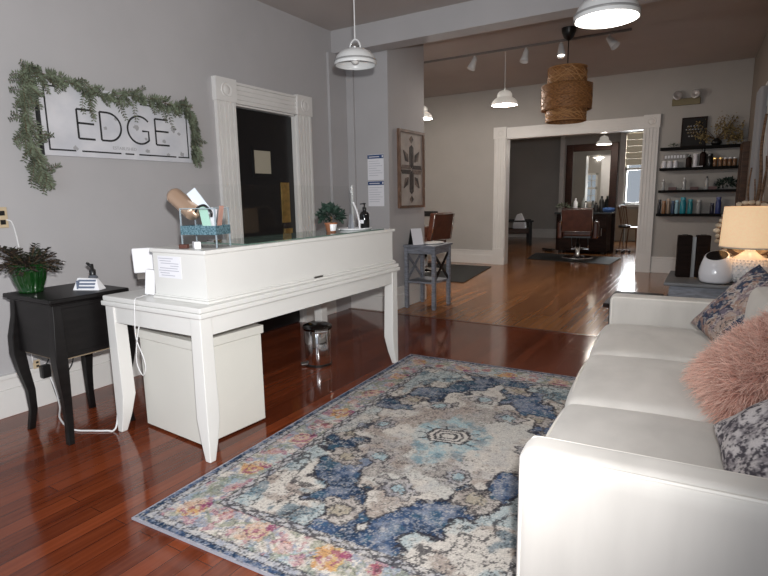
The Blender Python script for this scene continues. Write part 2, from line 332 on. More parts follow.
e = bpy.data.objects.new('trim_4', None); C.objects.link(e); tag(e, 'white casing around the wide opening to the back room', 'trim', kind='structure')
casing('x', OX0, OX1, OZ, 0.215, (0, FY, 0), (0, -1, 0), (1, 0, 0), '', e)
MB().box(OX0-0.005, OX0+0.012, FY-0.02, FY+0.18, 0, OZ).box(OX1-0.012, OX1+0.005, FY-0.02, FY+0.18, 0, OZ).box(OX0, OX1, FY-0.02, FY+0.18, OZ-0.014, OZ+0.004).build('jamb_lining', M_TRIM, e)
# black door
e = bpy.data.objects.new('door_1', None); C.objects.link(e); tag(e, 'black swing door with small window in fluted white casing', 'door', kind='structure')
casing('x', D0, D1, DH, 0.205, (WX, 0, 0), (1, 0, 0), (0, 1, 0), '', e)
MB().box(WX-0.12, WX, D0-0.002, D0+0.012, 0, DH).box(WX-0.12, WX, D1-0.012, D1+0.002, 0, DH).box(WX-0.12, WX, D0, D1, DH-0.014, DH).build('jamb_lining', M_TRIM, e)
dp = MB().box(WX-0.075, WX-0.04, D0+0.014, D1-0.014, 0.006, DH-0.02).build('door_panel', M_DOOR, e)
MB().box(WX-0.041, WX-0.030, 3.725, 3.985, 1.50, 1.535).box(WX-0.041, WX-0.030, 3.725, 3.985, 1.745, 1.775).box(WX-0.041, WX-0.030, 3.725, 3.745, 1.53, 1.75).box(WX-0.041, WX-0.030, 3.965, 3.985, 1.53, 1.75).build('window_bead', M_DOOR, e)
MB().box(WX-0.040, WX-0.035, 3.745, 3.965, 1.53, 1.75).build('window_pane', mat('frosted_glass', (0.40, 0.37, 0.29), 0.3), e)
MB().box(WX-0.040, WX-0.034, 4.10, 4.215, 1.06, 1.455).build('push_plate', M_BRASS, e)
MB().box(WX-0.040, WX-0.027, 4.12, 4.23, 0.80, 1.0).build('lower_plate', M_BRASS, e)
# windows
def window(name, x0, x1, z0, z1, y, label, bars, shade, strength, depth=0.08, col=(0.9, 0.95, 1.0)):
    e = bpy.data.objects.new(name, None); C.objects.link(e); tag(e, label, 'window', kind='structure')
    m = MB(); f = 0.06
    m.box(x0, x0+f, y, y+depth, z0, z1).box(x1-f, x1, y, y+depth, z0, z1).box(x0, x1, y, y+depth, z0, z0+f).box(x0, x1, y, y+depth, z1-f, z1)
    zm = (z0+z1)/2; m.box(x0, x1, y, y+depth, zm-0.03, zm+0.03)
    for i in range(1, bars[0]): xx = x0+(x1-x0)*i/bars[0]; m.box(xx-0.012, xx+0.012, y+0.02, y+depth-0.02, z0, z1)
    for i in range(1, bars[1]): zz = z0+(z1-z0)*i/bars[1]; m.box(x0, x1, y+0.02, y+depth-0.02, zz-0.012, zz+0.012)
    m.build('window_frame', M_TRIM, e)
    MB().box(x0+f, x1-f, y+depth*0.5, y+depth*0.5+0.005, z0+f, z1-f).build('window_pane', M_PANE, e)
    return e
e = window('window_1', -2.15, -1.50, 0.98, 2.86, 16.0, 'bright sash window of the back room with raised shade', (1, 1), True, 6)
MB().box(-2.29, -2.15, 15.96, 16.0, 0.9, 3.0).box(-1.50, -1.38, 15.96, 16.0, 0.9, 3.0).box(-2.29, -1.38, 15.96, 16.0, 2.86, 3.02).box(-2.33, -1.34, 15.92, 16.02, 0.92, 0.98).build('window_casing', M_TRIM, e)
sh = MB()
for k in range(5): sh.box(-2.13, -1.52, 15.955, 15.985, 2.02+0.165*k, 2.02+0.165*(k+1)-0.004)
sh.build('roman_shade', mat('linen_shade_glow', (0.62, 0.55, 0.43), 0.9, emit=(0.9, 0.8, 0.6), es=0.12), e)  # weak emission stands in for daylight coming through the cloth
struct('trim_5', MB().box(-2.3, -1.3, 15.98, 16.0, 0.02, 0.86), mat('beige_panel', (0.50, 0.44, 0.34), 0.6), 'beige panel below the back room window', 'panel')
window('window_2', -4.72, -4.28, 0.95, 2.0, 5.11, 'unseen multi pane window added behind the pillar for the mirror', (2, 4), False, 6)  # out of direct view, added so the mirror has a bright window to reflect
# window in the right hand wall
e = bpy.data.objects.new('window_3', None); C.objects.link(e); tag(e, 'tall white framed window at the far end of the right wall', 'window', kind='structure')
MB().box(0.38, 0.44, 6.88, 7.02, 0.6, 2.38).box(0.33, 0.40, 7.95, 8.2, 0.6, 2.38).box(0.36, 0.43, 7.0, 8.1, 2.28, 2.40).box(0.34, 0.43, 7.0, 8.1, 0.62, 0.70).build('window_frame', M_TRIM, e)
MB().box(0.42, 0.425, 7.0, 8.0, 0.7, 2.3).build('window_pane', M_PANE, e)

# ------------------------------------------------------------------ lights of the place
lamp('back_window_daylight', 'AREA', (-1.90, 16.25, 1.9), 150, (0.92, 0.96, 1.0), 0.75, (-1.90, 10, 0.9), sy=1.8)

# ------------------------------------------------------------------ rug (dyed pile, pattern worked out per knot)
def noise2(u, v, sc, seed):
    r = np.random.default_rng(seed); G = r.random((256, 256))
    x = u*sc+17.3; y = v*sc+9.1; xi = np.floor(x).astype(int); yi = np.floor(y).astype(int); fx = x-xi; fy = y-yi
    fx = fx*fx*(3-2*fx); fy = fy*fy*(3-2*fy); g = lambda a, b: G[a % 256, b % 256]
    return (g(xi, yi)*(1-fx)+g(xi+1, yi)*fx)*(1-fy)+(g(xi, yi+1)*(1-fx)+g(xi+1, yi+1)*fx)*fy
def fbm(u, v, sc, seed, o=4):
    t = 0; a = 0.5; n = 0
    for k in range(o): t = t+a*noise2(u, v, sc*2**k, seed+k); n += a; a *= 0.5
    return t/n
def mixc(a, b, t):
    t = np.clip(t, 0, 1)[..., None]; return np.asarray(a)*(1-t)+np.asarray(b)*t
def stp(x, e0, e1): t = np.clip((x-e0)/(e1-e0), 0, 1); return t*t*(3-2*t)
def sr(r, g, b_):
    f = lambda c: (c/255/12.92 if c/255 <= 0.04045 else ((c/255+0.055)/1.055)**2.4); return np.array((f(r), f(g), f(b_)))
RW_, RL_ = 1.74, 2.60
def rug_colour(u0, v0):
    jr = np.random.default_rng(5); jit = lambda a: jr.normal(0, a, u0.shape)
    u = np.clip(u0+jit(0.0022), 0, RW_); v = np.clip(v0+jit(0.0022), 0, RL_)
    cream = sr(200, 193, 184); tan = sr(164, 151, 141); navy = sr(28, 52, 78); denim = sr(56, 80, 114); lblue = sr(146, 172, 180); dark = sr(44, 42, 50)
    orange = sr(192, 142, 88); pink = sr(184, 140, 138); magenta = sr(142, 58, 102); teal = sr(58, 98, 116); lav = sr(140, 146, 160); gold = sr(190, 158, 102); sage = sr(128, 134, 110)
    du = np.minimum(u, RW_-u); dv = np.minimum(v, RL_-v); d = np.minimum(du, dv)
    n1 = fbm(u, v, 9, 1); n2 = fbm(u, v, 38, 20); n3 = noise2(u, v, 130, 40); n4 = fbm(u, v, 4.0, 60); n5 = fbm(u, v, 18, 90); n6 = fbm(u, v, 26, 95); n7 = fbm(u, v, 14, 99)
    scr = np.minimum(np.abs(n6-0.5), np.abs(n7-0.47)*1.3)     # scrolling ink lines
    wx = (fbm(u, v, 6, 70)-0.5)*0.16; wy = (fbm(u, v, 6, 80)-0.5)*0.16
    x = u-RW_/2; y = v-RL_/2; ax = np.abs(x+wx*0.5); ay = np.abs(y+wy*0.5)
    def ink(col, mask, amt=0.8): return mixc(col, dark, mask*amt*(n2 > 0.33))
    # field: teal navy on the left, denim on the right, strongly mottled
    col = mixc(navy, denim, stp(u/RW_+1.1*(n4-0.5)+0.5*(n1-0.5), 0.40, 0.72)); col = mixc(col, teal, 0.5*stp(n5, 0.55, 0.66)); col = mixc(col, lav, 0.55*stp(n3*0.45+n2*0.55, 0.57, 0.66)); col = mixc(col, lav, 0.5*stp(n1+0.5*(n6-0.5), 0.60, 0.70))
    B = 0.285; fx_ = RW_/2-B; fy_ = RL_/2-B
    def blossom(col, cx, cy, r, base, core, a=0.85):
        dx = x-cx+wx*0.25; dy = y-cy+wy*0.25; rr = np.hypot(dx, dy)*(1+1.1*(n5-0.5)+0.8*(n1-0.5)); th = np.arctan2(dy, dx); e = r*(0.92+0.08*np.cos(7*th+cx*30))
        col = mixc(col, base, (rr < e)*a); col = mixc(col, core, (rr < e*0.45)*0.8)
        return ink(col, ((np.abs(rr-e*0.95) < 0.007) | (np.abs(rr-e*0.5) < 0.006) | ((rr < e) & (np.abs(n6-0.5) < 0.03))), 0.8)
    for (cx, cy, r) in [(0.36,0.42,0.10),(-0.40,0.40,0.10),(0.34,-0.52,0.10),(-0.36,-0.46,0.11),(0.50,-0.22,0.08),(-0.52,0.10,0.09),(0.14,0.84,0.10),(-0.14,-0.86,0.10),(-0.50,-0.20,0.08),(0.50,0.2,0.08)]: col = blossom(col, cx, cy, r, mixc(cream, tan, n5*1.3), sr(160, 150, 130))
    # medallion with scalloped outline
    th = np.arctan2(ay/1.4, ax); loz = ax/0.59+ay/0.86+0.07*np.cos(14*th)+0.34*(n1-0.5)+0.2*(n5-0.5)
    mcol = mixc(cream, tan, stp(n4+0.6*(n5-0.5), 0.44, 0.60)); mcol = mixc(mcol, lav, 0.2*stp(n7, 0.55, 0.66)); mcol = mixc(mcol, lblue, 0.15*stp(fbm(u, v, 5, 130), 0.56, 0.64))
    col = mixc(col, mcol, stp(1.0-loz, -0.01, 0.03)*0.94); col = ink(col, np.abs(loz-1.0) < 0.03, 0.85); col = ink(col, (loz < 0.98) & (scr < 0.014) & (n4 > 0.44), 0.7)
    for (cx, cy, r) in [(0.20,0.38,0.08),(-0.20,0.38,0.08),(0.20,-0.38,0.08),(-0.22,-0.36,0.085),(0.42,0.02,0.075),(-0.40,-0.02,0.08),(0.0,0.60,0.085),(0.0,-0.60,0.09)]: col = blossom(col, cx, cy, r, mixc(tan, lav, n5*1.2), lblue, 0.6)
    core = ax/0.27+ay/0.36+0.07*np.cos(12*th)+0.7*(n1-0.5)+0.3*(n5-0.5); col = mixc(col, lblue, stp(1-core, -0.05, 0.12)*(0.35+0.6*stp(n6, 0.42, 0.58))); col = mixc(col, teal, (core < 1)*0.4*stp(n7, 0.56, 0.64))
    # lattice emblem
    ex = x*0.985+y*0.17; ey = y*0.985-x*0.17; bx = np.abs(ex); by = np.abs(ey)
    em = np.maximum(by/0.078, (bx+0.42*by)/0.118); col = mixc(col, cream, (em < 1.0)*0.85)
    for lv, w_ in ((1.0, 0.09), (0.68, 0.07), (0.38, 0.08)): col = mixc(col, dark, (np.abs(em-lv) < w_)*0.92*(n3 > 0.12))
    col = mixc(col, dark, ((em > 1.0) & (em < 1.55) & (np.abs(np.sin(np.arctan2(ey*1.4, ex)*5+0.4)) < 0.22))*0.85)
    # corner spandrels
    sx = fx_-np.abs(x); sy = fy_-np.abs(y); sp = sx/0.44+sy/0.66+0.09*np.cos(11*np.arctan2(sy, sx+1e-6))+0.45*(n1-0.5)+0.2*(n5-0.5)
    ins = (sp < 1.0); scol = mixc(cream, tan, stp(n5+0.5*(n4-0.5), 0.50, 0.64)); scol = mixc(scol, lblue, stp(fbm(u, v, 5.5, 140), 0.52, 0.60)*0.6); scol = mixc(scol, teal, stp(fbm(u, v, 9, 145), 0.60, 0.68)*0.7)
    col = mixc(col, scol, ins*0.95); col = ink(col, np.abs(sp-1.0) < 0.04, 0.9); col = ink(col, ins & ((scr < 0.018) | (np.abs(sp-0.74) < 0.028)), 0.82)
    for sgn in (1, -1):
        c_ = ((fx_-sgn*x)/0.13+np.abs(y)/0.30+0.15*np.cos(8*np.arctan2(y, fx_-sgn*x))+0.7*(n1-0.5)); col = mixc(col, mixc(lblue, cream, n5*1.4), (c_ < 1)*0.75); col = ink(col, (np.abs(c_-1) < 0.05) | ((c_ < 1) & (scr < 0.014)), 0.75)
    # border
    inb = d < B; side = du < dv; along = np.where(side, v, u); Lb = np.where(side, RL_, RW_)
    bcol = mixc(cream, lav, stp(n5+0.35*(n3-0.5), 0.46, 0.58)); bcol = mixc(bcol, lblue, 0.5*stp(n1, 0.53, 0.64)); bcol = mixc(bcol, tan, 0.5*stp(n6, 0.54, 0.64))
    cells = np.round((Lb-2*0.165)/0.37); s = (along-0.165)/((Lb-2*0.165)/cells); k = np.round(s); loc = (s-k)*0.37; q = d-0.165
    vine = q-0.05*np.sin(s*2*PI+PI/2)+0.06*(n1-0.5); bcol = mixc(bcol, sage, (np.abs(vine) < 0.008)*0.7); bcol = mixc(bcol, lav, (np.abs(vine+0.03) < 0.006)*0.8)
    small = fbm(u, v, 20, 150); bcol = mixc(bcol, mixc(magenta, pink, stp(n3, 0.3, 0.6)), (small > 0.63)*0.7); bcol = mixc(bcol, sage, (small < 0.385)*0.6)
    r_ = np.hypot(loc, q*1.1)*(1+0.9*(n5-0.5)); t_ = np.arctan2(q, loc); e = np.where(side, 0.070, 0.074)*(0.93+0.07*np.cos(9*t_))
    fcol = mixc(orange, gold, stp(n6, 0.42, 0.58)); fcol = mixc(fcol, cream, stp(n2, 0.56, 0.64)*0.6); odd = (np.mod(k+side, 2) == 1)
    fcol = np.where(odd[..., None], mixc(fcol, mixc(cream, pink, 0.4), 0.5), fcol)
    bcol = mixc(bcol, fcol, (r_ < e)*0.92); bcol = mixc(bcol, magenta, ((np.abs(r_-e*0.62) < 0.009) & (n6 > 0.52))*0.75); bcol = mixc(bcol, magenta, (np.hypot(loc-0.045, q-0.045) < 0.022)*(n3 > 0.25)*0.85); bcol = mixc(bcol, magenta, (r_ < e*0.22)*0.7)
    s2 = s-0.5; k2 = np.round(s2); l2 = (s2-k2)*0.37; q2 = q-0.03*np.where(np.mod(k2, 2) == 0, 1, -1)
    r2 = np.hypot(l2, q2)*(1+1.0*(n5-0.5)); bcol = mixc(bcol, mixc(pink, orange, stp(n6, 0.45, 0.55)), (r2 < 0.034)*0.6); bcol = mixc(bcol, magenta, ((r2 < 0.03) & (n6 > 0.54))*0.7)
    bcol = mixc(bcol, dark, (np.abs(n7-0.5) < 0.012)*0.6)
    gc = mixc(navy, denim, stp(n2, 0.42, 0.58)); zz = ((along*11) % 1); gc = mixc(gc, lav, 0.75*stp(n3*0.5+n2*0.5, 0.50, 0.62)); gc = np.where(((d > 0.034) & (d < 0.062))[..., None], mixc(mixc(cream, lav, n2*1.2), dark, (np.abs(n6-0.5) < 0.035)*0.85), gc); bcol = mixc(bcol, gc, (d < 0.064)*1.0)
    gd = mixc(cream, lav, n5*1.1); gd = mixc(gd, dark, ((np.abs(d-0.262+0.010*np.sin(along*70)) < 0.007) | (np.abs(n6-0.5) < 0.03))*0.85); bcol = mixc(bcol, gd, (d > 0.240)*1.0)
    for c0, wd, cc in ((0.032, 0.003, dark), (0.066, 0.004, dark), (0.240, 0.005, dark), (0.283, 0.006, dark)): bcol = mixc(bcol, cc, (np.abs(d-c0) < wd)*0.8*(n2 > 0.36))
    col = np.where(inb[..., None], bcol, col); col = np.where((np.minimum(np.minimum(u0, RW_-u0), np.minimum(v0, RL_-v0)) < 0.009)[..., None], sr(150, 150, 162), col)
    # worn, distressed pile
    wr = fbm(u, v, 34, 200)*0.45+noise2(u, v, 190, 210)*0.55; col = mixc(col, cream*0.92, 0.55*stp(wr, 0.58, 0.72)); col = mixc(col, dark*1.25, 0.45*stp(1-wr, 0.60, 0.74))
    g_ = col.mean(-1, keepdims=True); col = g_+(col-g_)*0.95
    return np.clip(col*(1+jit(0.10))[..., None], 0, 1)
nu, nv = 380, 560
uu = np.linspace(0, RW_, nu); vv = np.linspace(0, RL_, nv); Ug, Vg = np.meshgrid(uu, vv)
colr = rug_colour(Ug, Vg).reshape(-1, 3); nt_ = nu*nv
zz_ = 0.010+0.0012*rng.random(nt_)
verts = np.stack([Ug.ravel(), Vg.ravel(), zz_], 1)
i0 = (np.arange(nv-1)[:, None]*nu+np.arange(nu-1)[None, :]).ravel(); faces = np.stack([i0, i0+1, i0+nu+1, i0+nu], 1)
def grid_mesh(name, verts, faces, colr, m, extra=None):
    me = bpy.data.meshes.new(name); V = [tuple(p) for p in verts]; Fc = [tuple(int(q) for q in f) for f in faces]
    me.from_pydata(V, [], Fc); at = me.color_attributes.new('dye', 'FLOAT_COLOR', 'POINT')
    at.data.foreach_set('color', np.concatenate([colr, np.ones((len(colr), 1))], 1).astype(np.float32).ravel())
    me.materials.append(m); o = bpy.data.objects.new(name, me); C.objects.link(o)
    for p in me.polygons: p.use_smooth = True
    return o
rug = thing('area_rug', 'large distressed blue and cream oriental rug with orange flowered border', 'rug', (-1.965, 1.185, 0), R(2.3))
M_RUG = attr_mat('rug_pile', 0.95, 0.18, 330, 0.5)
g = grid_mesh('pile', verts, faces, colr, M_RUG); g.parent = rug
MB().box(-0.003, RW_+0.003, -0.003, RL_+0.003, 0.001, 0.0095).build('backing', mat('rug_edge_binding', (0.30, 0.30, 0.34), 0.95), rug)

# ------------------------------------------------------------------ reception desk
desk = thing('reception_desk', 'long white reception desk with raised hutch front and tapered legs', 'desk', (0, 0, 0))
DX0, DX1, DY0, DY1 = -2.845, -2.04, 1.66, 3.575
tt = MB().box(DX0, DX1, DY0, DY1, 0.738, 0.765).box(DX0+0.008, DX1-0.008, DY0+0.008, DY1-0.008, 0.765, 0.792)
tt.build('desktop', M_WHITE, desk, bevel=0.006)
MB().box(DX0+0.05, DX1-0.03, DY0+0.025, DY0+0.045, 0.645, 0.738).box(DX0+0.05, DX1-0.03, DY1-0.045, DY1-0.025, 0.645, 0.738).box(DX1-0.045, DX1-0.025, DY0+0.04, DY1-0.04, 0.645, 0.738).box(DX0+0.04, DX0+0.06, DY0+0.04, DY1-0.04, 0.645, 0.738).build('apron', M_WHITE, desk)
for x, sx in ((DX0+0.055, 1), (DX1-0.06, -1)):
    for y, sy in ((DY0+0.055, 1), (DY1-0.055, -1)):
        rr = []
        for z, a in ((0.0, 0.018), (0.10, 0.030), (0.22, 0.040), (0.738, 0.036)):
            ox = -sx*(0.040-a); oy = -sy*(0.040-a)
            rr.append([(x+ox+p*a, y+oy+q*a, z) for p, q in ((-1,-1),(1,-1),(1,1),(-1,1))])
        MB().loft(rr).build('leg', M_WHITE, desk, bevel=0.004)
HX0, HX1, HA, HB = -2.50, -2.10, 1.765, 3.56
h = MB().box(HX1-0.03, HX1, HA, HB, 0.792, 1.035).box(HX0, HX1-0.03, HA, HA+0.025, 0.792, 1.035).box(HX0, HX1-0.03, HB-0.025, HB, 0.792, 1.035)
h.box(HX0+0.02, HX1-0.03, HA+0.02, HB-0.02, 0.90, 0.915)
h.build('hutch_panel', M_WHITE, desk)
MB().box(HX0-0.01, HX1+0.014, HA-0.012, HB+0.03, 0.792, 0.806).box(HX0-0.005, HX1+0.008, HA-0.006, HB+0.02, 0.806, 0.816).build('hutch_base_moulding', M_WHITE, desk, bevel=0.003)
MB().box(HX0-0.01, HX1+0.012, HA-0.012, HB+0.025, 1.035, 1.057).build('hutch_top', M_WHITE, desk, bevel=0.005)
MB().box(HX1-0.001, HX1+0.010, 2.585, 2.675, 0.800, 0.818).build('cable_notch', M_STEEL, desk)
MB().tube([(-2.13, HB, 0.985), (-2.13, HB+0.02, 0.985)], 0.012, 10).build('cable_grommet', M_BLACK, desk)
MB().tube([(-2.10, DY1, 0.70), (-2.10, DY1+0.012, 0.70)], 0.014, 10).build('cable_grommet', M_BLACK, desk)
gt = MB().box(HX0+0.005, HX1-0.012, 2.06, HB-0.10, 1.0575, 1.064).build('glass_shelf', M_GREENSHEET); tag(gt, 'green tinted glass slab lying on the desk hutch', 'glass')
gs = thing('acrylic_screen', 'clear acrylic sneeze screen standing along the desk hutch', 'screen', (0, 0, 0))
MB().box(-2.445, -2.440, 2.0, 3.54, 1.066, 1.385).build('panel', M_PANE, gs)
MB().box(-2.449, -2.436, 3.525, 3.540, 1.066, 1.392).build('end_post', mat('clear_acrylic_edge', (0.62, 0.64, 0.62), 0.15, alpha=0.55), gs)
for y in (2.10, 3.36): MB().box(-2.47, -2.415, y, y+0.06, 1.0645, 1.074).build('foot', M_CHROME, gs)
nt1 = thing('paper_notice', 'small printed notice taped to the left end of the desk hutch', 'notice', (0, 0, 0))
MB().box(-2.462, -2.28, HA-0.0012, HA-0.0002, 0.905, 1.018).build('sheet', M_PAPER, nt1)
m = MB()
for k, (a, b_) in enumerate(((0, 0.7), (0.05, 0.6), (0.1, 0.95), (0.55, 0.95), (0.05, 0.9), (0.0, 0.95), (0.05, 0.5), (0.1, 0.75))):
    z = 1.006-0.0125*k; m.box(-2.455+0.165*a, -2.455+0.165*b_, HA-0.0016, HA-0.0011, z-0.0025, z+0.0015)
m.build('printed_lines', mat('light_ink', (0.48, 0.48, 0.54), 0.8), nt1)

# pedestal, bin
pd = thing('filing_pedestal', 'white two sided filing pedestal tucked under the reception desk', 'cabinet', (-2.226, 1.775, 0), R(-4))
MB().box(-0.53, 0, 0, 0.435, 0.012, 0.53).build('body', M_CABW, pd, bevel=0.004)
MB().box(-0.545, 0.012, -0.012, 0.447, 0.534, 0.582).build('lid', M_CABW, pd, bevel=0.004)
MB().box(-0.50, -0.03, 0.03, 0.40, 0.0, 0.014).build('plinth', M_BLACK, pd)
MB().box(-0.538, -0.530, 0.05, 0.40, 0.47, 0.505).build('handle', M_BLACK, pd)
bn = thing('pedal_bin', 'chrome pedal bin with black lid under the desk', 'bin', (-2.60, 3.23, 0), R(-40))
MB().lathe([(0.0, 0.004), (0.095, 0.004), (0.10, 0.02), (0.104, 0.285), (0.098, 0.295), (0.0, 0.295)], n=36).build('body', M_CHROME, bn, smooth=True)
MB().lathe([(0.108, 0.286), (0.116, 0.30), (0.112, 0.318), (0.07, 0.335), (0.0, 0.338)], n=36).build('lid', mat('smoked_chrome', (0.12, 0.12, 0.12), 0.15, 1.0), bn, smooth=True)
MB().box(0.10, 0.165, -0.05, 0.05, 0.285, 0.312).build('lid_hinge', M_CHROME, bn, bevel=0.006)
MB().box(-0.16, -0.10, -0.03, 0.03, 0.285, 0.308).build('lid_tab', M_CHROME, bn, bevel=0.006)
MB().box(-0.03, 0.03, -0.14, -0.09, 0.012, 0.022).build('pedal', M_STEEL, bn, bevel=0.003)
MB().lathe([(0.0, 0.0), (0.106, 0.0), (0.106, 0.014), (0.0, 0.014)], n=32).build('base_ring', M_BLACK, bn)

# things on the desk
ts = thing('tablet_stand', 'white point of sale tablet tilted on a stand behind the hutch', 'tablet', (-2.74, 1.95, 0.792), R(62))
q = MB(); q.T = Matrix.Translation((0, 0, 0.15)) @ Matrix.Rotation(R(-18), 4, 'X')
q.box(-0.12, 0.12, -0.012, 0.012, -0.05, 0.095); q.build('tablet_body', M_WPLAST, ts, bevel=0.008)
q = MB(); q.T = Matrix.Translation((0, 0, 0.15)) @ Matrix.Rotation(R(-18), 4, 'X')
q.box(-0.108, 0.108, -0.008, 0.02, -0.088, -0.051); q.build('lower_edge', mat('taupe_plastic', (0.10, 0.085, 0.075), 0.4), ts, bevel=0.004)
MB().box(-0.06, 0.06, -0.02, 0.10, 0.0, 0.012).bar((0, 0.06, 0.01), (0, 0.02, 0.09), 0.05, 0.02).build('stand', M_WPLAST, ts)
wb = MB(); wb.T = Matrix.Translation((-2.60, 1.80, 0.792)) @ Matrix.Rotation(R(25), 4, 'Z') @ Matrix.Rotation(R(7), 4, 'Y')
wb.box(-0.028, 0.028, -0.012, 0.012, 0.004, 0.142)
tag(wb.build('power_adapter', M_WPLAST, bevel=0.005), 'upright white slab adapter beside the notice on the desk', 'adapter')
cdl = MB().tube(smoothline([(-2.585, 1.775, 0.80), (-2.57, 1.72, 0.797), (-2.53, 1.66, 0.798), (-2.525, 1.648, 0.74), (-2.53, 1.645, 0.60), (-2.475, 1.64, 0.50), (-2.465, 1.64, 0.44), (-2.495, 1.64, 0.40), (-2.535, 1.64, 0.46), (-2.525, 1.642, 0.56), (-2.495, 1.645, 0.66)], 6), 0.0028, 6)
tag(cdl.build('charging_cable', M_CORDW, smooth=True), 'thin white cable looping down the near end of the desk', 'cable')

og = thing('clear_organizer', 'clear organizer box with teal glitter band on the desk hutch', 'organizer', (-2.25, 1.91, 1.058), R(14))
ow, od = 0.105, 0.062
for a in ((-ow, -ow+0.004, -od, od), (ow-0.004, ow, -od, od), (-ow+0.004, ow-0.004, -od, -od+0.004), (-ow+0.004, ow-0.004, od-0.004, od)): MB().box(*a, 0.0, 0.20).build('side', M_PANE, og)
for px_ in (-ow, ow-0.005):
    for py_ in (-od, od-0.005): MB().box(px_-0.0005, px_+0.0055, py_-0.0005, py_+0.0055, 0.0, 0.201).build('edge', mat('acrylic_edge_blue', (0.42, 0.50, 0.55), 0.15, alpha=0.6), og)
for py_ in (-od, od-0.004): MB().box(-ow, ow, py_, py_+0.004, 0.196, 0.201).build('rim', MATS['acrylic_edge_blue'], og)
gl = MB()
for a in ((-ow-0.0015, ow+0.0015, -od-0.0015, -od), (-ow-0.0015, ow+0.0015, od, od+0.0015), (-ow-0.0015, -ow, -od, od), (ow, ow+0.0015, -od, od)): gl.box(*a, 0.066, 0.112)
gl.build('glitter_band', M_GLITTER, og)
MB().box(-ow, ow, -od, od, 0.0005, 0.005).build('base', M_PANE, og)
def local(c, rot, mb): mb.T = Matrix.Translation(c) @ Euler(rot).to_matrix().to_4x4(); return mb
tb = thing('tumbler', 'rose gold ribbed tumbler leaning out of the clear organizer', 'tumbler', (-2.305, 1.91, 1.215))
q = local((0, 0, 0), (R(-8), R(-58), R(8)), MB()); prof = [(0.0, 0.0), (0.014, 0.0), (0.016, 0.018), (0.036, 0.022)]
for k in range(8): prof += [(0.0435, 0.034+0.022*k), (0.0455, 0.045+0.022*k)]
q.lathe(prof+[(0.043, 0.212), (0.036, 0.218), (0.0, 0.218)], n=30); q.build('body', M_ROSE, tb, smooth=True)
q = local((0, 0, 0), (R(-8), R(-58), R(8)), MB()); q.lathe([(0.034, 0.216), (0.034, 0.226), (0.016, 0.232), (0, 0.232)], n=22); q.build('cap', mat('pale_rose_metal', (0.70, 0.60, 0.52), 0.3, 0.8), tb, smooth=True)
for k, (c, rot, sz, m_, lab, nm) in enumerate([((-2.31, 1.935, 1.285), (R(12), R(-32), R(15)), (0.030, 0.004, 0.075), mat('pale_blue_card', (0.66, 0.73, 0.80), 0.6), 'pale blue tag leaning beside the rose gold tumbler', 'tag_card'),
        ((-2.235, 1.90, 1.205), (R(-12), R(-14), R(30)), (0.022, 0.003, 0.065), mat('mint_card', (0.36, 0.58, 0.48), 0.6), 'mint green card standing in the clear organizer', 'tag_card'),
        ((-2.20, 1.92, 1.20), (R(10), R(20), R(10)), (0.018, 0.003, 0.060), M_PAPER, 'white card slanting right in the clear organizer', 'tag_card')]):
    q = local(c, rot, MB()); q.box(-sz[0], sz[0], -sz[1]/2, sz[1]/2, -sz[2], sz[2]); tag(q.build(nm, m_), lab, 'card')
q = MB(); q.tube(smoothline([(-2.28, 1.88, 1.24), (-2.25, 1.87, 1.262), (-2.20, 1.87, 1.272), (-2.165, 1.88, 1.24), (-2.17, 1.885, 1.215)], 5), 0.006, 8); tag(q.build('hair_band', M_BLACK, smooth=True), 'dark curved band hooked over the organizer rim', 'band')
q = local((-2.165, 1.935, 1.20), (0, R(14), 0), MB()); q.box(-0.004, 0.004, -0.012, 0.012, -0.06, 0.07); tag(q.build('emery_board', mat('tan_emery', (0.45, 0.25, 0.2), 0.8)), 'tan emery board at right of the organizer', 'emery board')
q = local((-2.225, 1.825, 1.0755), (0, 0, R(60)), MB()); q.box(-0.016, 0.016, -0.032, 0.032, -0.0175, 0.0175); tag(q.build('white_box', M_WPLAST, bevel=0.003), 'small white box lying in front of the organizer', 'box')
q = local((-2.29, 1.80, 1.0685), (0, 0, R(20)), MB()); q.box(-0.022, 0.022, -0.014, 0.014, -0.0105, 0.0105); tag(q.build('brown_box', mat('maroon_card', (0.09, 0.03, 0.02), 0.5), bevel=0.002), 'small maroon box beside the white one on hutch', 'box')

# leafy plants
def foliage(c, rx, rz, n, L, W, seed, up=0.4, fy=1.0):
    rr = random.Random(seed); m = MB()
    for i in range(n):
        a = rr.uniform(0, 2*PI); e = math.acos(rr.uniform(-0.35, 1)); v = Vector((math.sin(e)*math.cos(a), math.sin(e)*math.sin(a), math.cos(e))); s = rr.uniform(0.45, 1)
        p = Vector(c)+Vector((v.x*rx*s, v.y*rx*s*fy, v.z*rz*s)); v = Vector((v.x, v.y*fy, v.z)); d = v+Vector((rr.uniform(-.6, .6), rr.uniform(-.6, .6), rr.uniform(-.6, .6)+up-0.4))
        m.leaf(p, d, (rr.uniform(-1, 1), rr.uniform(-1, 1), 1), L*rr.uniform(0.6, 1.2), W*rr.uniform(0.7, 1.2))
    return m
hp = thing('potted_plant', 'small bushy green plant in terracotta and white pot on the hutch', 'plant', (-2.26, 3.00, 1.064))
MB().lathe([(0.0, 0.0), (0.032, 0.0), (0.042, 0.055), (0.046, 0.057), (0.046, 0.065), (0.036, 0.065), (0.034, 0.05), (0, 0.05)], n=20).build('pot', M_TERRA, hp, smooth=True)
q = MB(); q.T = Matrix.Translation((0.012, -0.004, 0)); q.lathe([(0.026, 0.010), (0.0345, 0.055), (0.034, 0.056), (0.026, 0.01)], n=20); q.build('white_patch', M_WPLAST, hp, smooth=True)
foliage((0, 0, 0.105), 0.078, 0.075, 260, 0.045, 0.026, 3).build('leaves', M_EVERG, hp)
